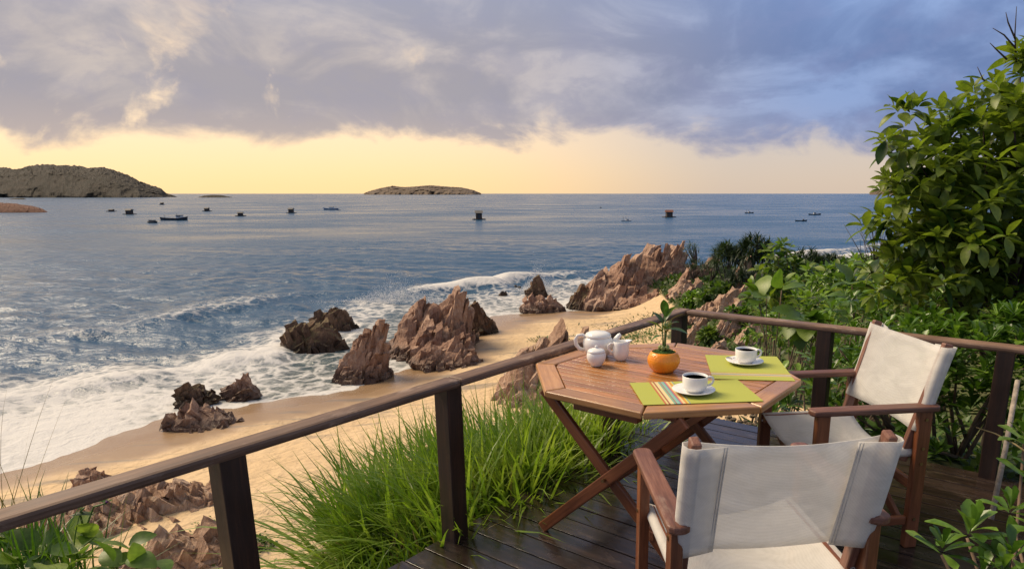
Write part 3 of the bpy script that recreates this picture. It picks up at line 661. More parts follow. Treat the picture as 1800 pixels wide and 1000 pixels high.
def chair(loc, rz, label):
    t = empty('director_chair', loc, rz); tag(t, label, 'chair', "director's chairs at the table")
    XW, YF, YR = .285, .225, -.235
    for s in (-1, 1):
        x = s * XW
        for y in (YF, YR):
            board('leg', (x, y, 0), (x, y, .636), .058, .036, M['leg'], t, up=(1, 0, 0), bevel=.005)
        o = rounded_bar(.60, .066, .026).build('armrest', M['arm'], t, bevel=.008, seg=3); 
        for v in o.data.vertices: v.co = (v.co.y, -v.co.x, v.co.z)     # length along local X for the grain
        o.location = (x, -.305, .649); o.rotation_euler = (0, 0, math.pi / 2)
        board('side_rail', (x - s * .033, YR - .01, .435), (x - s * .033, YF + .02, .435), .024, .045, M['leg'], t)
        board('side_stretcher', (x, YR + .03, .13), (x, YF - .03, .13), .022, .04, M['leg'], t)
        # back post, leaning
        board('back_post', (s * .252, -.175, .40), (s * .262, -.318, .918), .028, .042, M['arm'], t, up=(0, 1, .28), bevel=.006)
        for zz_, y in ((.60, YR), (.47, YR), (.40, YR), (.14, YR), (.45, YF)):
            mb = MB(); mb.tube([(x + s * .017, y, zz_), (x + s * .0215, y, zz_)], .0075, 10); mb.build('bolt', M['brass'], t)
    for y in (YF - .03, YR + .045):
        board('cross_brace', (-XW + .02, y, .12), (XW - .045, y, .425), .020, .040, M['leg'], t, up=(-.5, 0, 1))
        board('cross_brace', (XW - .02, y + .022, .12), (-XW + .045, y + .022, .425), .020, .040, M['leg'], t, up=(.5, 0, 1))
    board('rear_rung', (-XW + .02, YR, .285), (XW - .02, YR, .285), .024, .045, M['leg'], t)
    # seat sling
    g = []
    for i in range(25):
        q = -1 + 2 * i / 24; row = []
        for j in range(17):
            y = -.215 + .465 * j / 16
            x = q * .262; zc = .462 - .060 * (1 - abs(q) ** 2.2) * (1 + .12 * math.cos(j / 16 * 3)) - .006 * math.sin(j * .9 + q * 3) * (1 - q * q)
            row.append((x, y, zc))
        g.append(row)
    for e, s in ((0, -1), (-1, 1)):
        side = [[(s * (.262 + .012 * math.sin(k_ / 4 * math.pi)), p[1], .462 - .045 * k_ / 4) for p in g[e]] for k_ in range(1, 5)]
        g = side[::-1] + g if s < 0 else g + side
    sheet('seat', g, M['cloth'], t)
    # back sling: main panel in front of the posts, sleeves round them, flaps sewn behind
    prof = [(-.172, -.008)] + [(-.215, -.022), (-.262, -.036), (-.281, -.030), (-.288, -.008), (-.284, .014), (-.268, .022)]
    mainp = [(-.25 + .5 * k_ / 18, .020 - .024 * (1 - (abs(-1 + 2 * k_ / 18)) ** 2)) for k_ in range(19)]
    path = prof + mainp + [(-x, y) for x, y in prof[::-1]]
    g = []
    for (x, y) in path:
        row = []
        for j in range(13):
            h_ = j / 12; zz_ = .545 + .362 * h_
            sag = -.012 * h_ * (1 - (x / .29) ** 2) * (1 if h_ > .5 else .5)
            yb = -.175 - (zz_ - .40) * .276
            row.append((x * (1 + .02 * h_), yb + y + .003 * math.sin(9 * x + 5 * h_), zz_ + sag * 1.0))
        g.append(row)
    b = sheet('backrest', g, M['cloth'], t, .0025)
    for s in (-1, 1):
        for dxs in (.0, .008):
            pts = []
            for j in range(13):
                zz_ = .550 + .352 * j / 12; pts.append((s * (.176 + dxs + .003 * j / 12), -.175 - (zz_ - .40) * .276 - .0115 - dxs * .3, zz_ - .004 * j / 12))
            mb = MB(); mb.tube(pts, .0014, 6); mb.build('seam', M['cloth_seam'], b, smooth=True)
    return t
M['cloth_seam'] = plain('seam_thread', (.50, .47, .43), .9, .2, 200)
chair((.518, 1.925, 0), R(95.6 - 90), 'white canvas armchair on the broad-striped placemat side of the table')
chair((1.185, 2.915, 0), R(187.6 - 90), 'white canvas armchair with its back to the handrail and shrubs')

# ------------------------------------------------------------------ things on the table
def place(px, py, z=TZ): p = at_z(px, py, z); return (p.x, p.y)
def placemat(c, ang_, L, Wd, label, matr, z):
    mb = MB(); mb.box((0, 0, .001), (L, Wd, .0018)); o = mb.build('placemat', matr); o.location = (c[0], c[1], z); o.rotation_euler = (0, 0, ang_)
    tag(o, label, 'placemat'); return o
def mat_mat(name, stripe_at, span):
    m, n, out = new_mat(name); tcn = n.node('ShaderNodeTexCoord'); v = tcn.outputs['Object']
    X = n.node('ShaderNodeSeparateXYZ', None, Vector=v).outputs[0]
    t = n.math('DIVIDE', n.math('SUBTRACT', X, stripe_at), span)
    base = (.39, .41, .065)
    st = [(0, base), (.001, (.45, .14, .05)), (.08, (.62, .50, .20)), (.16, (.30, .10, .05)), (.22, (.66, .55, .28)), (.36, (.20, .36, .25)), (.44, (.33, .12, .10)), (.48, (.22, .42, .34)),
          (.60, (.16, .18, .32)), (.64, (.55, .16, .12)), (.70, (.66, .54, .25)), (.80, (.60, .25, .05)), (.88, (.58, .52, .10)), (.95, (.15, .24, .34)), (.985, base)]
    r_ = n.n.new('ShaderNodeValToRGB'); r_.color_ramp.interpolation = 'CONSTANT'; e = r_.color_ramp.elements
    while len(e) < len(st): e.new(.5)
    for k_, (p_, c_) in zip(e, st): k_.position = p_; k_.color = c_ + (1,)
    n.put(r_.inputs[0], n.math('ADD', t, 0.0, clamp=True))
    wv = n.noise(n.vmath('MULTIPLY', v, (500, 500, 1)), 1.0, 2, .5)
    c = n.vmath('SCALE', r_.outputs[0], n.smooth(wv, .3, .7, .88, 1.1))
    principled(n, out, Base_Color=c, Roughness=.7, Normal=bump(n, wv, .2, .001)); return m
m1a = np.array(place(1131, 713)); m1b = np.array(place(1342, 706)); m1d = np.array(place(1091, 671))
a1_ = math.atan2(*(m1b - m1a)[::-1]); L1 = float(np.hypot(*(m1b - m1a))); c1_ = (m1a + m1b) / 2 + np.array((-math.sin(a1_), math.cos(a1_))) * .155
m2a = np.array(place(1253, 666)); m2b = np.array(place(1398, 670))
a2_ = math.atan2(*(m2b - m2a)[::-1]); W2 = float(np.hypot(*(m2b - m2a))); c2_ = (m2a + m2b) / 2 + np.array((-math.sin(a2_), math.cos(a2_))) * .225
placemat(c2_, a2_ - math.pi / 2, .45, W2, 'lime green placemat with thin stripes along one edge, before the chair backing onto shrubs', mat_mat('lime_mat_stripes_low', .115, .05), TZ)
placemat(c1_, a1_, L1, .31, 'lime green placemat with a broad multicoloured stripe band beside its cup', mat_mat('lime_mat_stripes_wide', -L1 / 2 + .085, .105), TZ + .0021)
def cup_set(c, z, hang, sp_ang, lab):
    s = MB(); s.lathe([(.0, .003), (.045, .002), (.052, .004), (.085, .016), (.089, .019), (.087, .0205), (.052, .0085), (.044, .007), (.0, .007)], 48)
    o = s.build('saucer', M['china'], smooth=True); o.location = (c[0], c[1], z); tag(o, 'white saucer under the cup ' + lab, 'saucer', 'saucers')
    t = empty('coffee_cup', (c[0] + .004, c[1], z + .0075), hang); tag(t, 'white cup of black coffee ' + lab, 'cup', 'coffee cups')
    b = MB(); b.lathe([(.0, .0), (.030, .0), (.033, .002), (.036, .006), (.047, .015), (.051, .028), (.0525, .066), (.0515, .0675), (.0495, .066), (.048, .028), (.044, .016), (.0, .010)], 48)
    b.build('cup_body', M['china'], t, smooth=True)
    h = MB(); h.tube([(.050, 0, .055), (.062, 0, .060), (.074, 0, .056), (.079, 0, .044), (.074, 0, .031), (.062, 0, .024), (.049, 0, .023)], .0052, 10); h.build('handle', M['china'], t, smooth=True)
    q_ = MB(); q_.lathe([(.0, .0572), (.0488, .0572)], 40); q_.v = q_.v; q_.build('coffee', M['coffee'], t, smooth=True)
    sp = empty('teaspoon', (c[0] + math.cos(sp_ang + 1.9) * .060, c[1] + math.sin(sp_ang + 1.9) * .060, z + .014), sp_ang); tag(sp, 'steel teaspoon on the saucer of the cup ' + lab, 'spoon', 'teaspoons')
    k_ = MB(); k_.tube([(-.02, 0, .003), (.0, 0, .0045), (.04, 0, .008), (.075, 0, .012)], [.0022, .0018, .002, .0032], 8, flat=.5); k_.build('handle', M['steel'], sp, smooth=True)
    bl = MB(); bl.tube([(-.052, 0, .0045), (-.048, 0, .003), (-.038, 0, .002), (-.026, 0, .002), (-.018, 0, .003)], [.002, .008, .0115, .0085, .002], 14, flat=.35); bl.build('bowl', M['steel'], sp, smooth=True)
cup_set(place(1219, 692), TZ + .004, R(8), R(-28), 'on the placemat with the broad stripes')
cup_set(place(1309, 640), TZ + .002, R(12), R(18), 'on the thin-striped placemat')
# teapot
tp = at_z(1051, 626, TZ); t = empty('teapot', (tp.x, tp.y, TZ), R(4)); tag(t, 'large white china teapot with a looped handle', 'teapot')
b = MB(); b.lathe([(.0, .0), (.046, .0), (.050, .003), (.064, .022), (.074, .048), (.077, .070), (.072, .092), (.060, .106), (.056, .108)], 48); b.build('body', M['china'], t, smooth=True)
b = MB(); b.lathe([(.066, .104), (.067, .108), (.060, .120), (.040, .128), (.0, .131)], 48); b.build('lid', M['china'], t, smooth=True)
b = MB(); b.tube([(.060, 0, .050), (.082, 0, .068), (.094, 0, .088), (.108, 0, .106), (.116, 0, .112)], [.024, .019, .015, .012, .010], 16); b.build('spout', M['china'], t, smooth=True)
b = MB(); b.tube([(-.060, 0, .100), (-.080, 0, .112), (-.102, 0, .108), (-.114, 0, .088), (-.110, 0, .062), (-.095, 0, .042), (-.070, 0, .032)], [.009, .0085, .008, .008, .008, .008, .009], 12, flat=1.3); b.build('handle', M['china'], t, smooth=True)
tp = at_z(1048, 642.5, TZ); t = empty('sugar_bowl', (tp.x, tp.y, TZ)); tag(t, 'small round white lidded sugar bowl before the teapot', 'sugar bowl')
b = MB(); b.lathe([(.0, .0), (.024, .0), (.026, .004), (.038, .018), (.0465, .038), (.046, .056), (.040, .069), (.038, .070)], 40); b.build('body', M['china'], t, smooth=True)
b = MB(); b.lathe([(.043, .069), (.044, .071), (.036, .080), (.016, .086), (.006, .088), (.006, .091), (.009, .095), (.006, .099), (.0, .100)], 40); b.build('lid', M['china'], t, smooth=True)
tp = at_z(1091, 632.5, TZ); t = empty('milk_jug', (tp.x, tp.y, TZ), R(10)); tag(t, 'small white pouring jug next to the teapot', 'jug')
mb = MB(); mb.lathe([(.0, .0), (.024, .0), (.026, .003), (.036, .016), (.041, .036), (.040, .060), (.037, .080), (.037, .094), (.0355, .095), (.035, .080), (.037, .050), (.03, .02), (.0, .012)], 40)
mb.v = [((x + .022 * max(0, (zv - .07) / .025) ** 2 * max(0, x / .037) ** 3), y * (1 - .25 * max(0, (zv - .07) / .025) * max(0, x / .037)), zv + .006 * max(0, (zv - .08) / .015) * max(0, x / .037)) for x, y, zv in mb.v]
mb.build('body', M['china'], t, smooth=True)
b = MB(); b.tube([(-.034, 0, .082), (-.050, 0, .086), (-.062, 0, .076), (-.062, 0, .058), (-.052, 0, .044), (-.038, 0, .038)], .0052, 10, flat=1.3); b.build('handle', M['china'], t, smooth=True)
# potted plant
tp = at_z(1166, 652, TZ); t = empty('potted_plant', (tp.x, tp.y, TZ)); tag(t, 'small green plant in a dimpled orange bowl on the table', 'potted plant')
m, n, out = new_mat('orange_dimpled_glaze'); tcn = n.node('ShaderNodeTexCoord'); v = tcn.outputs['Object']
vo = n.node('ShaderNodeTexVoronoi', {'feature': 'SMOOTH_F1'}, Vector=v, Scale=95.0, Randomness=.35).outputs['Distance']
principled(n, out, Base_Color=n.mix(n.smooth(n.noise(v, 14.0, 3, .5), .3, .7), (.78, .24, .012), (.86, .33, .03)), Roughness=.28, Normal=bump(n, vo, .6, .004)); M['orange'] = m
b = MB(); b.lathe([(.0, .0), (.044, .0), (.050, .004), (.066, .022), (.0755, .046), (.075, .064), (.066, .084), (.058, .094), (.054, .094), (.056, .086), (.0, .084)], 56); b.build('bowl', M['orange'], t, smooth=True)
M['moss'] = leaf_mat('moss', (.03, .06, .008), (.06, .12, .015), (.11, .19, .03), .8, .1, 90.0)
rs = np.random.RandomState(3); mb = MB()
for _ in range(900):
    a = rs.rand() * 6.283; r_ = .056 * math.sqrt(rs.rand()); x, y = r_ * math.cos(a), r_ * math.sin(a); h_ = .090 + .012 * (1 - (r_ / .057) ** 2)
    d = Vector((rs.normal(), rs.normal(), 1.6)).normalized() * rs.uniform(.005, .009); s_ = Vector((-d.y, d.x, 0)).normalized() * .0016
    p_ = Vector((x, y, h_ - .002)); mb.add([p_ - s_, p_ + s_, p_ + d], [(0, 1, 2)])
mb.lathe([(.0565, .086), (.05, .092), (.03, .099), (.0, .101)], 32)
o = mb.build('moss', M['moss'], t); tag(o, kind='stuff')
M['plantleaf'] = leaf_mat('pot_plant_leaf', (.022, .060, .012), (.045, .115, .020), (.10, .21, .04), .3, .25, 20.0)
M['stem'] = plain('green_stem', (.10, .16, .035), .5, .2, 60)
M['fruit'] = plain('green_nut', (.24, .27, .07), .5, .25, 60, .3, 150)
def leaf_tpl(shape='oval', nseg=6, fold=.18, curl=.25, wid=.36, stalk=.0):
    """unit leaf along +Y, upper side +Z; vertices and quads"""
    vs = []; fs = []
    for i in range(nseg + 1):
        t_ = i / nseg
        if shape == 'oval': wv = math.sin(math.pi * min(1, t_ * .97 + .015)) ** .75
        elif shape == 'spoon': wv = (t_ ** .8) * (1.25 - .25 * t_) * (1 if t_ < .78 else math.sqrt(max(0, 1 - ((t_ - .78) / .225) ** 2)))
        elif shape == 'lance': wv = math.sin(math.pi * min(1, t_ ** .8 * .985 + .01)) ** .9
        else: wv = (1 - t_) ** .7 * min(1, t_ * 6 + .45)
        wv = max(wv, .03) * wid / 2; z0 = -curl * t_ * t_ + curl * .25 * t_; y_ = t_ * (1 - .12 * abs(curl) * t_)
        vs += [(-wv, y_, z0 + wv * fold * 2), (0, y_, z0), (wv, y_, z0 + wv * fold * 2)]
    for i in range(nseg):
        b_ = i * 3; fs += [(b_, b_ + 1, b_ + 4, b_ + 3), (b_ + 1, b_ + 2, b_ + 5, b_ + 4)]
    return np.array(vs), np.array(fs)
def frame(d, roll=0.0, upref=(0, 0, 1)):
    """rotation whose +Y is d and whose +Z leans to upref"""
    d = Vector(d).normalized(); u = Vector(upref)
    if abs(d.dot(u)) > .985: u = Vector((1, .2, 0))
    z_ = (u - d * d.dot(u)).normalized(); x_ = d.cross(z_)
    Mx = Matrix((x_, d, z_)).transposed()
    return Mx @ Matrix.Rotation(roll, 3, 'Y')
def leaf_obj(me, mat, parent, p, d, s, roll=0.0, name='leaf', upref=(0, 0, 1)):
    o = link(name, me, mat, parent); Mx = (frame(d, roll, upref) * s).to_4x4(); Mx.translation = p; o.matrix_local = Mx; return o
tv, tf = leaf_tpl('oval', 7, .15, .3, .42); pl_me = np_mesh('pot_leaf', tv, tf)
rs = np.random.RandomState(11)
stems = [((-.004, 0), (-.012, .004, .22)), ((.005, .003), (.012, -.006, .235)), ((0, -.005), (.004, .010, .26))]
for (bx_, by_), tipv in stems:
    mb = MB(); mb.tube([(bx_, by_, .095), (bx_ * .6 + tipv[0] * .3, by_, .15), tipv], [.0042, .0034, .0022], 8); mb.build('stem', M['stem'], t, smooth=True)
for (p_, d_, s_, ro) in [((-.012, .004, .20), (-1, .1, .75), .085, .3), ((-.012, .002, .185), (-.6, -.7, .6), .07, 0), ((.004, .010, .255), (-.15, -.2, 1), .095, .5), ((.012, -.006, .225), (.75, .1, .75), .085, -.3),
                         ((.012, -.006, .20), (1, -.25, .02), .100, .1), ((.012, 0, .21), (.5, -.6, .6), .075, .2), ((.0, .0, .20), (.1, -.8, .5), .065, -.2), ((-.01, .0, .225), (-.45, .5, .8), .075, 0), ((.0, .01, .235), (.4, .6, .7), .08, 0), ((-.008, 0, .17), (-.9, -.3, -.1), .06, 0),
                         ((.008, -.002, .18), (.2, -.7, .7), .06, .3), ((.004, .01, .25), (.45, -.3, .9), .08, -.4)]:
    leaf_obj(pl_me, M['plantleaf'], t, p_, d_, s_, ro)
for a in range(5):
    x, y = .017 * math.cos(a * 1.3 + .4), .017 * math.sin(a * 1.3 + .4); mb = MB(); mb.lathe([(.0, -.011), (.007, -.009), (.0115, .0), (.0085, .008), (.003, .0125), (.0, .014)], 14, (x, y, .112)); mb.build('nut', M['fruit'], t, smooth=True)

# ------------------------------------------------------------------ plants
def scatter(name, tpl, pos, dirs, scl, mat, parent=None, roll=None, upref=(0, 0, 1), wmul=None):
    """many copies of a leaf template joined in one mesh"""
    tv, tf = tpl; n_ = len(pos); V = np.empty((n_, len(tv), 3), np.float32)
    d = np.asarray(dirs, float); d /= np.linalg.norm(d, axis=1, keepdims=True) + 1e-9
    u = np.tile(np.array(upref, float), (n_, 1)); u[np.abs((d * u).sum(1)) > .985] = (1, .2, 0)
    z_ = u - d * (d * u).sum(1, keepdims=True); z_ /= np.linalg.norm(z_, axis=1, keepdims=True) + 1e-9; x_ = np.cross(d, z_)
    if roll is not None:
        c_, s_ = np.cos(roll)[:, None], np.sin(roll)[:, None]; x_, z_ = x_ * c_ - z_ * s_, x_ * s_ + z_ * c_
    s = np.asarray(scl, float)[:, None, None]
    V = (tv[None, :, 0:1] * x_[:, None] + tv[None, :, 1:2] * d[:, None] + tv[None, :, 2:3] * z_[:, None]) * s + np.asarray(pos)[:, None]
    F = (tf[None] + (np.arange(n_) * len(tv))[:, None, None]).reshape(-1, tf.shape[1])
    return link(name, np_mesh(name, V.reshape(-1, 3), F), mat, parent)
M['hedge'] = leaf_mat('hedge_leaf', (.040, .090, .010), (.095, .190, .022), (.20, .32, .045), .30, .32, 7.0)
M['tree'] = leaf_mat('tree_leaf', (.022, .058, .008), (.060, .115, .014), (.19, .25, .032), .44, .42, 4.0)
M['bigleaf'] = leaf_mat('large_pale_leaf', (.060, .120, .018), (.130, .220, .035), (.240, .320, .070), .40, .45, 3.0)
M['pandan'] = leaf_mat('dark_spiky_leaf', (.018, .036, .010), (.036, .066, .017), (.075, .110, .030), .45, .2, 2.0)
M['cover'] = leaf_mat('ground_cover_leaf', (.030, .062, .010), (.065, .125, .018), (.130, .190, .035), .5, .3, 1.2)
M['grass'] = leaf_mat('long_grass', (.050, .112, .011), (.155, .255, .026), (.33, .41, .080), .42, .42, 3.0)
M['dry'] = leaf_mat('dry_grass', (.20, .15, .06), (.30, .23, .10), (.40, .32, .15), .6, .3, 3.0)
M['yellow'] = leaf_mat('yellowed_leaf', (.35, .20, .02), (.48, .30, .03), (.55, .40, .06), .5, .3, 3.0)
M['bark'] = plain('grey_brown_bark', (.17, .115, .075), .9, .3, 14, .6, 60)
M['darkbark'] = plain('dark_bark', (.060, .042, .030), .9, .3, 10, .6, 40)
M['pole'] = plain('weathered_grey_pole', (.30, .25, .20), .9, .35, 40, .7, 90)
cam_p = np.array((0, 0, H))
def split_leaves(root, tpls, mes, pos, dirs, scl, mat, limit=300, roll=None, upref=(0, 0, 1)):
    """the leaves that show largest are objects, the rest one joined mass"""
    pos = np.asarray(pos, float); dirs = np.asarray(dirs, float); scl = np.asarray(scl, float); roll = np.zeros(len(pos)) if roll is None else roll
    base = np.array(root.location); wp = pos + base
    order = np.argsort(np.linalg.norm(wp - cam_p, axis=1) / scl); near_, far_ = order[:limit], order[limit:]
    for q, i in enumerate(near_): leaf_obj(mes[i % len(mes)], mat, root, pos[i], dirs[i], scl[i], roll[i], upref=upref)
    if len(far_): tag(scatter('foliage', tpls[0], pos[far_], dirs[far_], scl[far_], mat, root, roll[far_], upref), kind='stuff')
def rosette(c, axis, n_, L, rs, lo=15, hi=80):
    """leaves round a shoot tip: positions, directions, sizes"""
    A = Vector(axis).normalized(); Q = A.to_track_quat('Z', 'Y').to_matrix(); o = []
    for k_ in range(n_):
        f_ = k_ / max(n_ - 1, 1); el = R(lo + (hi - lo) * f_ + rs.normal(0, 7)); az = k_ * 2.39996 + rs.normal(0, .2)
        d = Q @ Vector((math.cos(el) * math.cos(az), math.cos(el) * math.sin(az), math.sin(el)))
        o.append((np.array(c) + np.array(A) * L * .30 * f_ + np.array(d) * L * .05, np.array(d), L * (1 - .42 * f_) * rs.uniform(.82, 1.15)))
    return o
tp_spoon = [leaf_tpl('spoon', 6, .16, c_, .40) for c_ in (.18, .30, .05)]; me_spoon = [np_mesh('spoon_leaf', *t_) for t_ in tp_spoon]
tp_oval = [leaf_tpl('oval', 6, .14, c_, .44) for c_ in (.30, .45, .15)]; me_oval = [np_mesh('oval_leaf', *t_) for t_ in tp_oval]
tp_broad = [leaf_tpl('oval', 7, .12, c_, .72) for c_ in (.25, .4)]; me_broad = [np_mesh('broad_leaf', *t_) for t_ in tp_broad]
tp_lance = [leaf_tpl('lance', 4, .15, .5, .10)]; tp_small = [leaf_tpl('oval', 2, .15, .2, .5)]
def branches(root, pairs, mat, r0=.012, r1=.004):
    for a, b in pairs:
        a, b = Vector(a), Vector(b); m_ = a.lerp(b, .5) + Vector((random.uniform(-.06, .06), random.uniform(-.06, .06), random.uniform(-.03, .06))) * (b - a).length
        mb = MB(); mb.tube([a, a.lerp(m_, .6), m_, m_.lerp(b, .6), b], [r0, r0 * .9, (r0 + r1) / 2, r1 * 1.2, r1], 7); mb.build('branch', mat, root, smooth=True)

# hedge of spoon-leaved shrubs behind the right-hand rail
rs = np.random.RandomState(21)
hedge_lab = ['spoon-leaved shrub beside the corner end of the long handrail', 'spoon-leaved shrub behind the middle post of the long handrail', 'spoon-leaved shrub rising behind the backrest of the chair by the handrail',
             'spoon-leaved shrub with bare lower stems between the last two posts', 'spoon-leaved shrub behind the end post of the handrail']
for k_, (u0, u1, ztop, nr) in enumerate([(.72, 1.12, .36, 55), (1.05, 1.55, .66, 85), (1.45, 2.0, .78, 95), (1.9, 2.5, .80, 100), (2.4, 3.2, .85, 85)]):
    um = (u0 + u1) / 2; bx_ = dk(um, -.75); zb = gz(*bx_)
    root = empty('leafy_shrub', (bx_[0], bx_[1], zb)); tag(root, hedge_lab[k_], 'shrub', 'spoon-leaved shrubs behind the handrail')
    P_, D_, S_ = [], [], []; tips = []
    for q in range(nr):
        u_ = rs.uniform(u0 - .1, u1 + .1); d_ = rs.uniform(.12, 1.25); top = ztop * (.72 + .28 * min(1, d_ / .5)) + rs.normal(0, .05)
        zt = top - abs(rs.normal(0, .26)) if q % 4 else rs.uniform(-.05, top)
        zt = max(zt, -.05); x_, y_ = dk(u_, -d_)
        c_ = np.array((x_ - bx_[0], y_ - bx_[1], zt - zb)); tips.append(c_)
        ax = np.array((rs.normal(0, .35) - .10, rs.normal(0, .35) - .30, 1.0))
        for p_, dd, s_ in rosette(c_, ax, 12, rs.uniform(.105, .145), rs): P_.append(p_); D_.append(dd); S_.append(s_)
    split_leaves(root, tp_spoon, me_spoon, P_, D_, S_, M['hedge'])
    for i in range(3): leaf_obj(me_spoon[1], M['yellow'], root, tips[(i * 17 + 5) % nr], (rs.normal(), rs.normal() - .6, -.1), .12)
    branches(root, [((rs.normal(0, .06), rs.normal(0, .06), 0), tips[i]) for i in range(0, nr, 9)], M['bark'], .014, .005)
# the near shrub at the deck's open end
root = empty('leafy_shrub', (1.50, 1.62, -.35)); tag(root, 'near spoon-leaved shrub growing up past the open end of the deck', 'shrub', 'spoon-leaved shrubs behind the handrail')
P_, D_, S_ = [], [], []; tips = []
for (px, py, Y, L, n_) in [(1700, 945, 2.05, .150, 15), (1775, 905, 2.25, .13, 13), (1655, 975, 1.95, .12, 11), (1780, 985, 1.95, .13, 12), (1800, 780, 2.55, .14, 13), (1815, 850, 2.4, .14, 12), (1765, 1010, 1.9, .12, 10), (1840, 940, 2.1, .14, 12), (1720, 1020, 1.9, .12, 10)]:
    p = at(px, py, Y); c_ = np.array(p) - np.array(root.location); tips.append(c_)
    for p_, dd, s_ in rosette(c_, (rs.normal(-.1, .2), rs.normal(-.3, .15), 1), n_, L, rs, 5, 78): P_.append(p_); D_.append(dd); S_.append(s_)
split_leaves(root, tp_spoon, me_spoon, P_, D_, S_, M['hedge'])
branches(root, [((rs.normal(0, .05), rs.normal(0, .05), 0), c_) for c_ in tips], M['bark'], .012, .005)
# grey pole and a bare pale twig beside it
mb = MB(); a, b = at(1742, 912, 2.75), at(1789, 668, 3.0); mb.tube([a, a.lerp(b, .5) + Vector((.004, 0, 0)), b], [.0125, .0115, .011], 10)
tag(mb.build('pole', M['pole'], smooth=True), 'thin weathered grey pole leaning past the end post', 'pole')
mb = MB(); mb.tube([at(1716, 751, 2.7), at(1750, 762, 2.6), at(1785, 781, 2.5), at(1830, 812, 2.4)], [.002, .003, .004, .005], 7)
tag(mb.build('bare_twig', M['dry'], smooth=True), 'pale bare twig poking out beside the grey pole', 'twig')

def crown(root, blobs, n_, Lr, tpls, mes, mat, rs, cluster=7, limit=300, droop=.25, lo=-5, hi=70):
    """leaf clusters through the shells of several blobs (world centre, radii)"""
    P_, D_, S_ = [], [], []; base = np.array(root.location); tips = []
    wts = np.array([b[1][0] * b[1][1] + b[1][2] * b[1][0] for b in blobs]); wts = wts / wts.sum()
    for q in range(n_):
        c_, r_ = blobs[rs.choice(len(blobs), p=wts)]
        d = rs.normal(size=3); d /= np.linalg.norm(d); rr = rs.uniform(.35, 1.0) ** .5 * (1 + .18 * rs.normal())
        p = np.array(c_) + d * np.array(r_) * rr - base
        ax = d * np.array((1, 1, .6)) + np.array((0, -.15, .45 - droop)); tips.append(p)
        for p_, dd, s_ in rosette(p, ax, cluster, rs.uniform(*Lr), rs, lo, hi): P_.append(p_); D_.append(dd); S_.append(s_)
    split_leaves(root, tpls, mes, P_, D_, S_, mat, limit, roll=rs.normal(0, .4, len(P_)))
    return tips
def blob(px, py, rpx, Y, sy=1.0, sz=1.0): 
    r_ = rpx / 1158 * Y; return (tuple(at(px, py, Y)), (r_, r_ * sy, r_ * sz))
rs = np.random.RandomState(33); random.seed(5)
tb = (3.35, 5.1); root = empty('broadleaf_tree', (tb[0], tb[1], gz(*tb))); tag(root, 'dense leafy tree towering over the shrubs at the end of the handrail', 'tree')
bl = [blob(1690, 330, 110, 5.2), blob(1622, 290, 62, 5.1), blob(1752, 245, 85, 5.3), blob(1815, 150, 62, 5.4), blob(1700, 440, 125, 5.1), blob(1800, 380, 140, 5.3), blob(1612, 400, 62, 5.1), blob(1640, 480, 70, 5.0), blob(1770, 500, 110, 5.0), blob(1860, 280, 120, 5.4), blob(1575, 345, 24, 5.1), blob(1780, 105, 26, 5.4), blob(1572, 245, 22, 5.1), blob(1595, 216, 20, 5.2), blob(1690, 222, 26, 5.3), blob(1552, 425, 26, 5.0), blob(1742, 170, 22, 5.4), blob(1565, 480, 30, 4.9)]
tips = crown(root, bl, 640, (.14, .22), tp_oval, me_oval, M['tree'], rs, 7, 300)
mb = MB(); mb.tube([(0, 0, -.1), (.04, .02, .5), (-.05, 0, 1.1), (.0, .05, 1.7), (.1, 0, 2.3)], [.07, .06, .05, .04, .02], 10); mb.build('trunk', M['darkbark'], root, smooth=True)
branches(root, [((0, 0, .5 + .12 * (i % 9)), tips[i]) for i in range(0, 640, 20)], M['darkbark'], .022, .006)
tw = [[(1786, 110), (1784, 60), (1787, 12)], [(1785, 85), (1765, 62), (1745, 50)], [(1785, 70), (1772, 40), (1768, 22)], [(1770, 105), (1752, 88), (1740, 76)], [(1745, 160), (1728, 140), (1718, 118)], [(1700, 215), (1690, 205), (1684, 196)]]
for t_ in tw:
    mb = MB(); pts = [at(a, b, 5.3) - root.location for a, b in t_]; mb.tube(pts, [.007, .005, .002], 6); mb.build('bare_twig', M['darkbark'], root, smooth=True)

# mid-distance shrubs
def shrub(label, base, blobs, n_, Lr, tpls, mes, mat, seed, cluster=6, limit=200, name='leafy_shrub', group=None, **k):
    rs = np.random.RandomState(seed); root = empty(name, (base[0], base[1], gz(*base))); tag(root, label, 'shrub', group)
    tips = crown(root, blobs, n_, Lr, tpls, mes, mat, rs, cluster, limit, **k)
    branches(root, [((0, 0, 0), tips[i]) for i in range(0, len(tips), max(1, len(tips) // 9))], M['bark'], .02, .006); return root
p = at(1372, 540, 10.5); shrub('pale green upright shrub with large leaves before the dark spiky bushes', (p.x, p.y), [blob(1370, 452, 26, 10.5, sz=1.2), blob(1355, 490, 34, 10.5), blob(1392, 500, 40, 10.5), blob(1365, 530, 35, 10.2)], 75, (.16, .26), tp_oval, me_oval, M['bigleaf'], 41, 6)
p = at(1368, 560, 8.0); shrub('clump of very large rounded leaves below the pale upright shrub', (p.x, p.y), [blob(1365, 535, 30, 8.0), blob(1425, 548, 30, 7.8)], 10, (.30, .42), tp_broad, me_broad, M['bigleaf'], 42, 4, lo=25, hi=75)
p = at(1525, 560, 6.6); shrub('clump of very large rounded leaves under the leafy tree', (p.x, p.y), [blob(1522, 515, 26, 6.6), blob(1560, 540, 24, 6.4)], 8, (.26, .36), tp_broad, me_broad, M['hedge'], 43, 4, lo=25, hi=75)
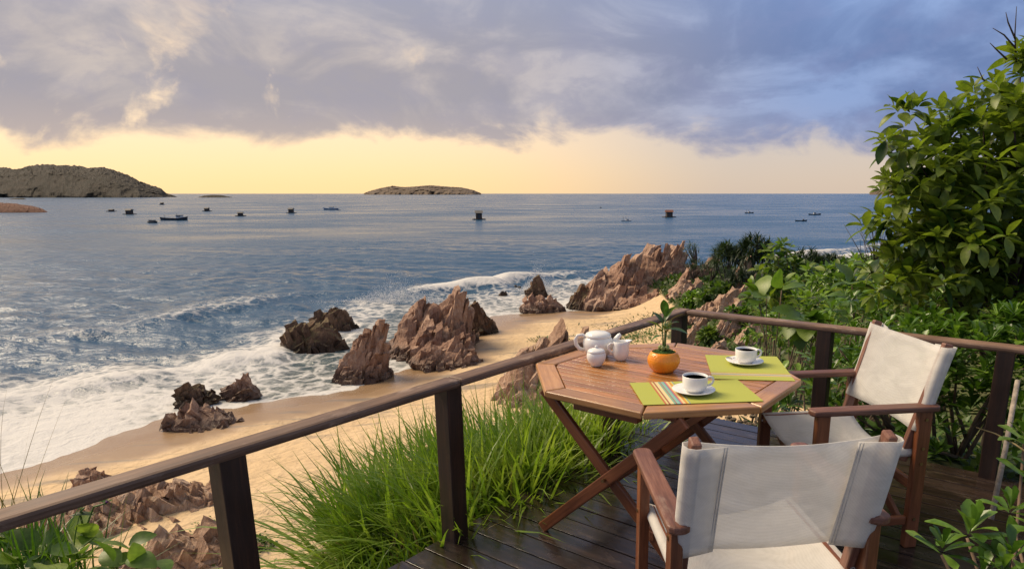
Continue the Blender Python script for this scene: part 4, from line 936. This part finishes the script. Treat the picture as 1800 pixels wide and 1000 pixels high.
p = at(1470, 545, 9.0); shrub('mid green bush between the large leaf clumps', (p.x, p.y), [blob(1450, 520, 45, 9.0), blob(1500, 515, 48, 9.2), blob(1420, 505, 35, 10), blob(1545, 490, 45, 8.5)], 170, (.13, .2), tp_oval, me_oval, M['hedge'], 44, 7)
p = at(1330, 575, 9.0); shrub('low fresh green bush past the middle rail post', (p.x, p.y), [blob(1340, 575, 30, 9.0), blob(1390, 570, 36, 8.4), blob(1440, 565, 36, 8.0)], 90, (.10, .16), tp_oval, me_oval, M['hedge'], 45, 7)
p = at(1490, 560, 6.0); shrub('fresh green bush close behind the handrail under the tree', (p.x, p.y), [blob(1500, 555, 45, 6.2), blob(1580, 540, 50, 6.0), blob(1660, 545, 55, 5.8), blob(1760, 560, 60, 5.6)], 130, (.10, .15), tp_spoon, me_spoon, M['hedge'], 46, 9)
for k_, (px, py, rpx, lab) in enumerate([(1262, 520, 24, 'low bush on the slope under the dark spiky bushes'), (1225, 528, 16, 'small bush where the weeds meet the headland rock'), (1335, 520, 26, 'low bush left of the large rounded leaves'), (1300, 560, 20, 'small bush over the pinkish ledge'),
        (1250, 590, 16, 'tiny bush beside the ledges past the corner post'), (1325, 630, 22, 'low bush just below the long handrail'), (1290, 640, 15, 'tiny bush low behind the table'), (1440, 490, 34, 'rounded bush before the dark low bushes'), (1500, 478, 34, 'rounded bush at the edge of the surf view')]):
    p = hit(px, py + rpx * .7); Yb = p.y; shrub(lab, (p.x, p.y), [blob(px, py, rpx, Yb, 1, .8), blob(px + rpx * .8, py + rpx * .3, rpx * .7, Yb, 1, .8), blob(px - rpx * .8, py + rpx * .4, rpx * .6, Yb, 1, .7)], 60, (.010 * Yb + .03, .016 * Yb + .05), tp_oval, me_oval, M['hedge' if k_ % 2 else 'cover'], 300 + k_, 7, 60)
# bare bush with thin twigs against the sea
p = at(1535, 480, 8.5); root = empty('bare_bush', (p.x, p.y, gz(p.x, p.y))); tag(root, 'leafless bush of thin grey twigs against the sea', 'bush')
rs = np.random.RandomState(8)
for k_ in range(16):
    a = at(1538 + rs.normal(0, 8), 500, 8.5); b = at(1525 + rs.normal(0, 22), 365 + 60 * rs.rand(), 8.5 + rs.normal(0, .2)); m_ = a.lerp(b, .55) + Vector((rs.normal(0, .05), rs.normal(0, .05), .03))
    mb = MB(); mb.tube([a - root.location, m_ - root.location, b - root.location], [.008, .005, .002], 5); mb.build('twig', M['darkbark'], root, smooth=True)
# dark spiky bushes on the headland
def spiky(label, px, py, rpx, Y, seed, n_=60, squash=.8):
    rs = np.random.RandomState(seed); c_ = at(px, py, Y); r_ = rpx / 1158 * Y; root = empty('spiky_bush', (c_.x, c_.y, gz(c_.x, c_.y))); tag(root, label, 'bush', 'dark bushes on the headland')
    P_, D_, S_ = [], [], []; base = np.array(root.location); tips = []
    for q in range(n_):
        d = rs.normal(size=3); d[2] = abs(d[2]) * .9 - .15; d /= np.linalg.norm(d); p = np.array(c_) + d * r_ * np.array((1, 1, squash)) * rs.uniform(.55, 1.0) - base; tips.append(p)
        for k_ in range(16):
            dd = d * .7 + rs.normal(size=3) * .75 + np.array((0, 0, .25)); P_.append(p); D_.append(dd); S_.append(rs.uniform(.45, .8) * min(1, r_ / 1.2))
    tag(scatter('foliage', tp_lance[0], P_, D_, S_, M['pandan'], root), kind='stuff')
    branches(root, [((0, 0, 0), tips[i]) for i in range(0, n_, 8)], M['darkbark'], .06, .02); return root
spiky('tall round dark spiky bush on the headland crest', 1322, 450, 36, 41, 61, 95, 1.0)
spiky('round dark spiky bush beside the tallest one', 1280, 458, 30, 42, 62, 75, .9)
spiky('dark low bush spreading behind the pale upright shrub', 1415, 470, 42, 40, 63, 90, .55)
spiky('dark low bush at the end of the headland by white surf', 1460, 470, 30, 40, 64, 60, .6)
spiky('small dark bush under the stone fins', 1222, 468, 16, 47, 65, 30, .8)
spiky('small dark bush on the headland flank', 1250, 475, 18, 45, 66, 32, .7)
spiky('dark bush lower on the headland between weeds', 1300, 490, 26, 37, 67, 50, .6)
p = at(1222, 470, 50); root = empty('small_tree', (p.x, p.y, gz(p.x, p.y))); tag(root, 'sparse little tree on the headland skyline beside the fins', 'tree')
rs = np.random.RandomState(70); tipz = []
for k_ in range(11):
    b = at(1215 + rs.normal(0, 8), 428 + rs.uniform(0, 18), 50) - root.location; tipz.append(np.array(b)); mb = MB(); mb.tube([(0, 0, 0), b * .55 + Vector((.1, 0, .1)), b], [.06, .04, .02], 6); mb.build('branch', M['darkbark'], root, smooth=True)
PP = [t_ + rs.normal(0, .12, 3) for t_ in tipz for _ in range(16)]
tag(scatter('crown', tp_lance[0], PP, rs.normal(size=(len(PP), 3)), rs.uniform(.25, .45, len(PP)), M['pandan'], root), kind='stuff')

# ground cover on the hillside
rs = np.random.RandomState(90); N_ = 120000
ang_ = np.radians(rs.uniform(-55, 42, N_)); rr = 4 + 56 * rs.rand(N_) ** .8; Pg = np.c_[rr * np.sin(ang_), rr * np.cos(ang_)]; zg = ground(Pg); vg_ = veg_amount(Pg, zg)
rel = Pg - K; du = rel @ U_; dv = rel @ W_
ok = (vg_ + fbm(Pg[:, 0], Pg[:, 1], .35, 3, 5) * 1.2 > .55) & ~((du > -.3) & (du < 2.6) & (dv > -.25))
Pg, zg = Pg[ok], zg[ok]; nn = len(Pg); dist = np.hypot(*Pg.T)
dirs = np.c_[rs.normal(0, .8, nn), rs.normal(0, .8, nn), rs.uniform(.3, 1.3, nn)]
tag(scatter('ground_cover', leaf_tpl('oval', 2, .15, .3, .4), np.c_[Pg, zg - .02], dirs, rs.uniform(.10, .24, nn) * (.8 + dist / 34), M['cover']), 'low green weeds covering the hillside and headland', 'ground cover', kind='stuff')
# creeping weeds on the sand
def weeds(label, px, py, spread, n_, z, seed, L=.10):
    rs = np.random.RandomState(seed); c_ = at_z(px, py, z); pts = np.c_[c_.x + rs.normal(0, spread, n_), c_.y + rs.normal(0, spread, n_)]; zz_ = ground(pts)
    o = scatter('creeping_weed', tp_small[0], np.c_[pts, zz_ + .01], np.c_[rs.normal(size=n_), rs.normal(size=n_), rs.uniform(.1, 1.0, n_)], rs.uniform(.6, 1.3, n_) * L, M['cover'])
    tag(o, label, 'weeds', kind='stuff'); return o
weeds('patch of creeping green weed on the sand by the first post', 450, 950, .16, 260, -5.9, 1)
weeds('creeping green weed around the knobbly broken slabs', 345, 960, .45, 420, -5.95, 2)
weeds('creeping green weed below the corner of the rail', 1110, 600, 1.1, 900, -6.2, 3, .16)
weeds('green weed on top of the spiky rock fin', 965, 585, .5, 400, -6.2, 4, .15)
weeds('creeping green weed at the foot of the slope past the table', 1150, 575, 1.6, 700, -6.3, 5, .18)

# ------------------------------------------------------------------ grasses
def grass(name, label, pts, lens, seed, mat, lean=(0, 0), wid=.010, spread=.5, seg=6, droop=1.0):
    """arching tapered blades from root points"""
    rs = np.random.RandomState(seed); n_ = len(pts); az = rs.rand(n_) * 6.283; el = np.abs(rs.normal(0, spread, n_))
    d0 = np.c_[np.sin(el) * np.cos(az) + lean[0], np.sin(el) * np.sin(az) + lean[1], np.cos(el)]; d0 /= np.linalg.norm(d0, axis=1, keepdims=True)
    hd = d0.copy(); hd[:, 2] = 0; hd /= np.linalg.norm(hd, axis=1, keepdims=True) + 1e-6
    side = np.c_[-hd[:, 1], hd[:, 0], np.zeros(n_)]; p = np.asarray(pts, float).copy(); d = d0.copy(); V = []
    bend = (rs.uniform(.15, 1.0, n_) ** 1.5 * droop)[:, None]
    tw = rs.normal(0, .5, n_)[:, None]
    for i in range(seg + 1):
        t_ = i / seg; w_ = wid * (1 - t_ ** 1.6) * rs.uniform(.85, 1.15) + .0004; s2 = side + np.array((0, 0, 1)) * tw * t_ * .6
        V.append(p - s2 * w_ * .5); V.append(p + s2 * w_ * .5)
        p = p + d * (lens / seg)[:, None]; d = d + (hd * .25 - np.array((0, 0, .36))) * bend * (1.6 / seg) * (1 + 2.2 * t_); d /= np.linalg.norm(d, axis=1, keepdims=True)
    V = np.stack(V, 1); nv = V.shape[1]
    f_ = np.array([(2 * i, 2 * i + 1, 2 * i + 3, 2 * i + 2) for i in range(seg)])
    F = (f_[None] + (np.arange(n_) * nv)[:, None, None]).reshape(-1, 4)
    o = link(name, np_mesh(name, V.reshape(-1, 3), F), mat); tag(o, label, 'grass', kind='stuff'); return o
rs = np.random.RandomState(17)
def strip(n_, v0, v1, d0, d1, seed):
    rs = np.random.RandomState(seed); v_ = rs.uniform(v0, v1, n_); d_ = d0 + (d1 - d0) * rs.rand(n_) ** 1.1
    cl = rs.randint(0, 46, n_); rc = np.random.RandomState(seed + 1); cv, cd = rc.uniform(v0, v1, 46), rc.uniform(d0, d1, 46)
    m_ = rs.rand(n_) < .7; v_[m_] = cv[cl[m_]] + rs.normal(0, .06, m_.sum()); d_[m_] = np.maximum(cd[cl[m_]] + rs.normal(0, .06, m_.sum()), d0)
    xy = K[None] + W_[None] * v_[:, None] - U_[None] * d_[:, None]; return xy, v_, d_
xy, v_, d_ = strip(8600, .12, 2.12, .06, .95, 5); zg = ground(xy)
ln = rs.uniform(.55, 1.12, len(xy)) * np.where(d_ > .7, 1.0, .85) * np.clip(.72 + (v_ - .1) * .45, .72, 1)
grass('long_grass', 'lush clump of long green grass beside the deck between the rail posts', np.c_[xy, np.maximum(zg, -.75) - .02], ln, 6, M['grass'], lean=(-.10, -.05), wid=.029, spread=.62, droop=1.5)
xy, v_, d_ = strip(1100, .3, 2.3, .06, .95, 9); grass('dry_grass', 'straw coloured dead blades low in the grass clump', np.c_[xy, np.maximum(ground(xy), -.75)], rs.uniform(.3, .6, len(xy)), 7, M['dry'], spread=.9)
xy, v_, d_ = strip(420, 2.05, 2.55, .08, .45, 11); grass('short_grass', 'shorter grass tufts trailing downhill from the clump', np.c_[xy, ground(xy) - .02], rs.uniform(.25, .5, len(xy)), 8, M['grass'], spread=.8, wid=.014)
pts = []
rs = np.random.RandomState(19)
for k_ in range(420):
    p = at(rs.normal(40, 55), rs.uniform(930, 1010), rs.uniform(2.2, 3.0)); pts.append((p.x, p.y, p.z - .25))
grass('grass_tuft', 'tuft of arching grass below the left end of the handrail', np.array(pts), rs.uniform(.25, .55, len(pts)), 9, M['grass'], wid=.011, spread=.55)
pts = [tuple(at(rs.uniform(-40, 40), 930, 2.6)) for _ in range(26)]
grass('tall_grass_stems', 'few tall thin grass stems rising past the handrail end', np.array(pts), rs.uniform(.35, .85, 26), 10, M['dry'], wid=.004, spread=.35, droop=.6)
# broad-leaved creeper with purple flowers in the lower corner
root = empty('flowering_creeper', (-1.75, 2.2, -.7)); tag(root, 'broad-leaved creeper with a purple flower below the handrail', 'plant')
rs = np.random.RandomState(23); P_, D_, S_ = [], [], []
for (px, py, Y) in [(20, 955, 2.5), (60, 975, 2.4), (100, 990, 2.3), (150, 985, 2.4), (200, 990, 2.3), (235, 990, 2.4), (40, 995, 2.2), (120, 960, 2.6), (185, 965, 2.6), (160, 940, 2.6), (0, 985, 2.2), (80, 1000, 2.2), (215, 965, 2.5), (250, 985, 2.5)]:
    for _ in range(3):
        P_.append(np.array(at(px + rs.normal(0, 14), py + rs.normal(0, 8), Y)) - np.array(root.location)); D_.append((rs.normal(0, .7), rs.normal(-.5, .4), rs.uniform(.0, .9))); S_.append(rs.uniform(.09, .15))
split_leaves(root, tp_broad, me_broad, P_, D_, S_, M['hedge'], roll=rs.normal(0, .5, len(P_)))
for st_ in ([(135, 1000), (150, 930), (165, 890), (187, 884)], [(150, 940), (140, 900), (148, 892)], [(205, 1000), (208, 970), (212, 958)]):
    mb = MB(); mb.tube([at(a, b, 2.6) - root.location for a, b in st_], .004, 6); mb.build('stem', M['stem'], root, smooth=True)
for (px, py) in ((146, 893), (165, 905)): leaf_obj(me_oval[0], M['hedge'], root, at(px, py, 2.6) - root.location, (-.8, -.3, .3), .09)
M['petal'] = plain('purple_petal', (.30, .02, .34), .5, .15, 30)
for (px, py, s_) in ((188, 881, .032), (211, 957, .018)):
    c_ = at(px, py, 2.6) - root.location; fl = MB(); fl.lathe([(.0, -.006), (.006, -.004), (.007, .002), (.0, .006)], 10, tuple(c_)); f_o = fl.build('flower', M['petal'], root, smooth=True)
    for k_ in range(5):
        a = k_ * 1.2566; leaf_obj(me_broad[0], M['petal'], f_o, c_, (math.cos(a), math.sin(a) * .6 - .4, .55), s_, name='petal')
# gravel by the far edge of the deck
rs = np.random.RandomState(29); mb = MB()
for _ in range(420):
    x_, y_ = dk(rs.uniform(.05, 1.25), -rs.uniform(.08, .55)); r_ = rs.uniform(.008, .026); zg_ = gz(x_, y_) if _ % 6 == 0 else zg_
    Rm = Matrix.Rotation(rs.rand() * 6, 3, 'Z') @ Matrix.Rotation(rs.normal(0, .3), 3, 'X')
    vs = [Rm @ Vector((math.cos(a) * r_ * rs.uniform(.8, 1.2), math.sin(a) * r_ * .8, zz_ * r_ * .6)) + Vector((x_, y_, zg_ + r_ * .3)) for zz_ in (-.6, .5) for a in np.arange(6) * 1.047] + [Vector((x_, y_, zg_ + r_ * .9))]
    mb.add(vs, [(i, (i + 1) % 6, 6 + (i + 1) % 6, 6 + i) for i in range(6)] + [(6 + i, 6 + (i + 1) % 6, 12) for i in range(6)])
M['pebble'] = rock_mat('pale_pebbles', (.18, .12, .08), (.34, .26, .18), (.55, .47, .36), scale=8.0, wet=False)
tag(mb.build('gravel', M['pebble']), 'pale gravel along the far edge of the deck', 'gravel', kind='stuff')

# ------------------------------------------------------------------ boats
M['hull_dark'] = plain('tarred_hull', (.030, .035, .045), .6, .3, 1.0); M['hull_blue'] = plain('blue_hull_paint', (.05, .13, .25), .5, .2, 1.0)
M['boat_white'] = plain('white_boat_paint', (.62, .62, .60), .5, .15, 1.0); M['hut'] = plain('dark_hut_wall', (.055, .040, .032), .8, .3, 1.0)
M['roof_red'] = plain('rust_red_roof', (.16, .058, .034), .7, .3, 1.0); M['roof_grey'] = plain('grey_roof', (.14, .13, .12), .8, .3, 1.0)
def hull(L, B, D_, sheer=.5, n_=13):
    mb = MB(); vs = []; secs = 7
    for i in range(n_):
        t_ = -1 + 2 * i / (n_ - 1); b_ = B / 2 * max(.04, (1 - abs(t_) ** 2.6)); zt = D_ * (.62 + sheer * (t_ * t_) * (1.3 if t_ > 0 else .8)); zb = -D_ * .35 * (1 - .8 * abs(t_) ** 3)
        for j in range(secs):
            a = math.pi * j / (secs - 1); yy = -math.cos(a) * b_ * (1 if j in (0, secs - 1) else .96); sn = math.sin(a) ** .7
            vs.append((t_ * L / 2 * (1 + .06 * (j in (0, secs - 1))), yy, zt + (zb - zt) * sn))
    fs = [(i * secs + j, i * secs + j + 1, (i + 1) * secs + j + 1, (i + 1) * secs + j) for i in range(n_ - 1) for j in range(secs - 1)]
    fs += [(i * secs, (i + 1) * secs, (i + 1) * secs + secs - 1, i * secs + secs - 1) for i in range(n_ - 1)]
    vs2 = [(x, y, z - (.12 * D_ if j % secs in (0, secs - 1) else 0)) for j, (x, y, z) in enumerate(vs)]
    mb.add(vs, fs[:-(n_ - 1)]); mb.add(vs2, fs[-(n_ - 1):]); return mb
def sea_at(px, py): p = at_z(px, py, SEA); return (p.x, p.y, SEA)
def boat(px, py, L, rz, label, hm='hull_dark', cabin=(.22, .30), mast=2.2, cm='boat_white', group='fishing boats'):
    t = empty('fishing_boat', sea_at(px, py), rz); tag(t, label, 'boat', group)
    hull(L, L * .27, L * .11).build('hull', M[hm], t, smooth=True)
    a, b = cabin[0] * L, cabin[1] * L; zc = L * .075
    c_ = MB(); c_.box((a, 0, zc + L * .05), (b, L * .17, L * .10)); co = c_.build('cabin', M[cm], t, bevel=.05)
    r_ = MB(); r_.box((a, 0, zc + L * .108), (b * 1.12, L * .20, L * .012)); r_.build('roof', M['roof_grey'], co)
    w_ = MB(); w_.box((a, -L * .087, zc + L * .065), (b * .7, .02, L * .035)); w_.build('window', M['hull_dark'], co)
    if mast:
        for x_ in (a - b * .45, -L * .33): 
            mb = MB(); mb.tube([(x_, 0, L * .05), (x_, 0, mast * (1 if x_ > 0 else .8))], .045, 6); mb.build('mast', M['hut'], t)
    return t
def raft(px, py, Wd, label, roof='roof_grey', rz=0.0, tall=1.0):
    t = empty('raft_hut', sea_at(px, py), rz); tag(t, label, 'raft', 'floating raft huts')
    d_ = MB(); d_.box((0, 0, .16), (Wd, Wd * .8, .20)); d_.build('platform', M['hut'], t, bevel=.04)
    for y in (-.3, .3): 
        mb = MB(); mb.tube([(-Wd * .58, y * Wd, .02), (Wd * .58, y * Wd, .02)], .17, 8); mb.build('float', M['hull_dark'], t, smooth=True)
    h_ = Wd * .36 * tall; c_ = MB(); c_.box((0, 0, .26 + h_ / 2), (Wd * .52, Wd * .5, h_)); c_.build('cabin', M['hut'], t)
    r_ = MB(); rw = Wd * .68; r_.add([(-rw / 2, -Wd * .34, .26 + h_), (rw / 2, -Wd * .34, .26 + h_), (rw / 2, Wd * .34, .26 + h_), (-rw / 2, Wd * .34, .26 + h_), (-rw / 2, 0, .26 + h_ * 1.45), (rw / 2, 0, .26 + h_ * 1.45)],
                             [(0, 1, 5, 4), (2, 3, 4, 5), (0, 4, 3), (1, 2, 5), (0, 3, 2, 1)]); r_.build('roof', M[roof], t)
    d2 = MB(); d2.box((0, -Wd * .252, .26 + h_ * .42), (Wd * .14, .03, h_ * .8)); d2.build('doorway', M['hull_dark'], t)
    return t
boat(306, 387, 8.6, R(4), 'long dark fishing boat with raised bow and white wheelhouse', cabin=(.22, .20))
boat(582, 369, 8.0, R(176), 'blue hulled fishing boat with white cabin riding far out', 'hull_blue', (-.05, .3), 2.6)
boat(1101, 389, 3.4, R(20), 'small white motor boat with a thin mast', 'boat_white', (.1, .3), 1.9)
boat(268, 392, 4.6, R(-25), 'small covered grey boat moored off the long fishing boat', 'hull_dark', (0, .5), 0, 'roof_grey')
boat(1432, 378, 5.0, R(3), 'distant low dark boat off the headland bushes', 'hull_dark', (.0, .2), 0)
boat(1408, 389, 3.6, R(-4), 'flat empty skiff nearer than the distant low boat', 'hull_dark', (.2, .1), 0, 'hull_dark')
boat(1317, 375, 4.0, R(8), 'tiny far boat with a pole, above the spiky bushes', 'hull_dark', (.0, .2), 2.2)
boat(1516, 395, 3.0, R(0), 'tiny dark skiff behind the bare twigs', 'hull_dark', (.2, .15), 0, 'hull_dark')
boat(596, 370, 1.8, R(10), 'tiny tender floating off the blue fishing boat', 'hull_dark', (0, .2), 0, 'hull_dark')
raft(228, 377, 3.9, 'low raft hut with flat dark roof near the moored covered boat')
raft(196, 372, 3.4, 'lowest raft, barely a hut, off the rusty rock point', tall=.5)
raft(364, 371.5, 3.4, 'raft hut out beyond the long fishing boat', tall=.9)
raft(423, 380, 3.3, 'pale roofed raft hut between the two fishing boats', 'roof_grey', .3, .8)
raft(512, 374.5, 3.5, 'square raft hut short of the blue fishing boat', tall=1.1)
raft(842, 386, 3.9, 'tall dark raft hut alone in open water below the far island', tall=1.35, rz=.2)
raft(1176, 382, 4.2, 'raft hut with a rust red roof off the headland', 'roof_red', .15, 1.1)
raft(285, 360, 3.4, 'farthest tiny raft hut before the headland tip', tall=.9)
mb = MB(); mb.lathe([(.0, -.2), (.45, -.1), (.5, .15), (.3, .5), (.08, .6), (.06, 1.3), (.0, 1.35)], 12); o = mb.build('buoy', M['hull_dark'], smooth=True); o.location = sea_at(1056, 366); tag(o, 'lone dark mooring buoy far out', 'buoy')
# spray thrown up behind the breakers
M['spray'] = plain('sea_spray', (.80, .80, .80), .9, .02)
def spray(label, px, py, Y, wpx, hpx, n_, seed):
    rs = np.random.RandomState(seed); c_ = at(px, py, Y); k_ = Y / 1158
    x_ = rs.normal(0, wpx * .4, n_) * k_; h_ = np.abs(rs.normal(0, .5, n_)) * hpx * k_ * np.exp(-(x_ / (wpx * .5 * k_)) ** 2); y_ = rs.normal(0, .5, n_)
    pos = np.c_[c_.x + x_, c_.y + y_, SEA + .15 + h_]; V, F = leaf_tpl('oval', 1, 0, 0, .9)
    tag(scatter('sea_spray', (np.array([(-.5, -.3, -.3), (.5, -.3, -.3), (0, .6, -.2), (0, 0, .6)]), np.array([(0, 1, 3), (1, 2, 3), (2, 0, 3), (0, 2, 1)])), pos, rs.normal(size=(n_, 3)), rs.uniform(.012, .05, n_), M['spray']), label, 'spray', kind='stuff')
spray('white spray bursting behind the small pointed rock', 945, 512, 58, 40, 42, 5200, 1)
spray('white spray along the breaker before the largest crag', 700, 532, 52, 120, 34, 6500, 2)
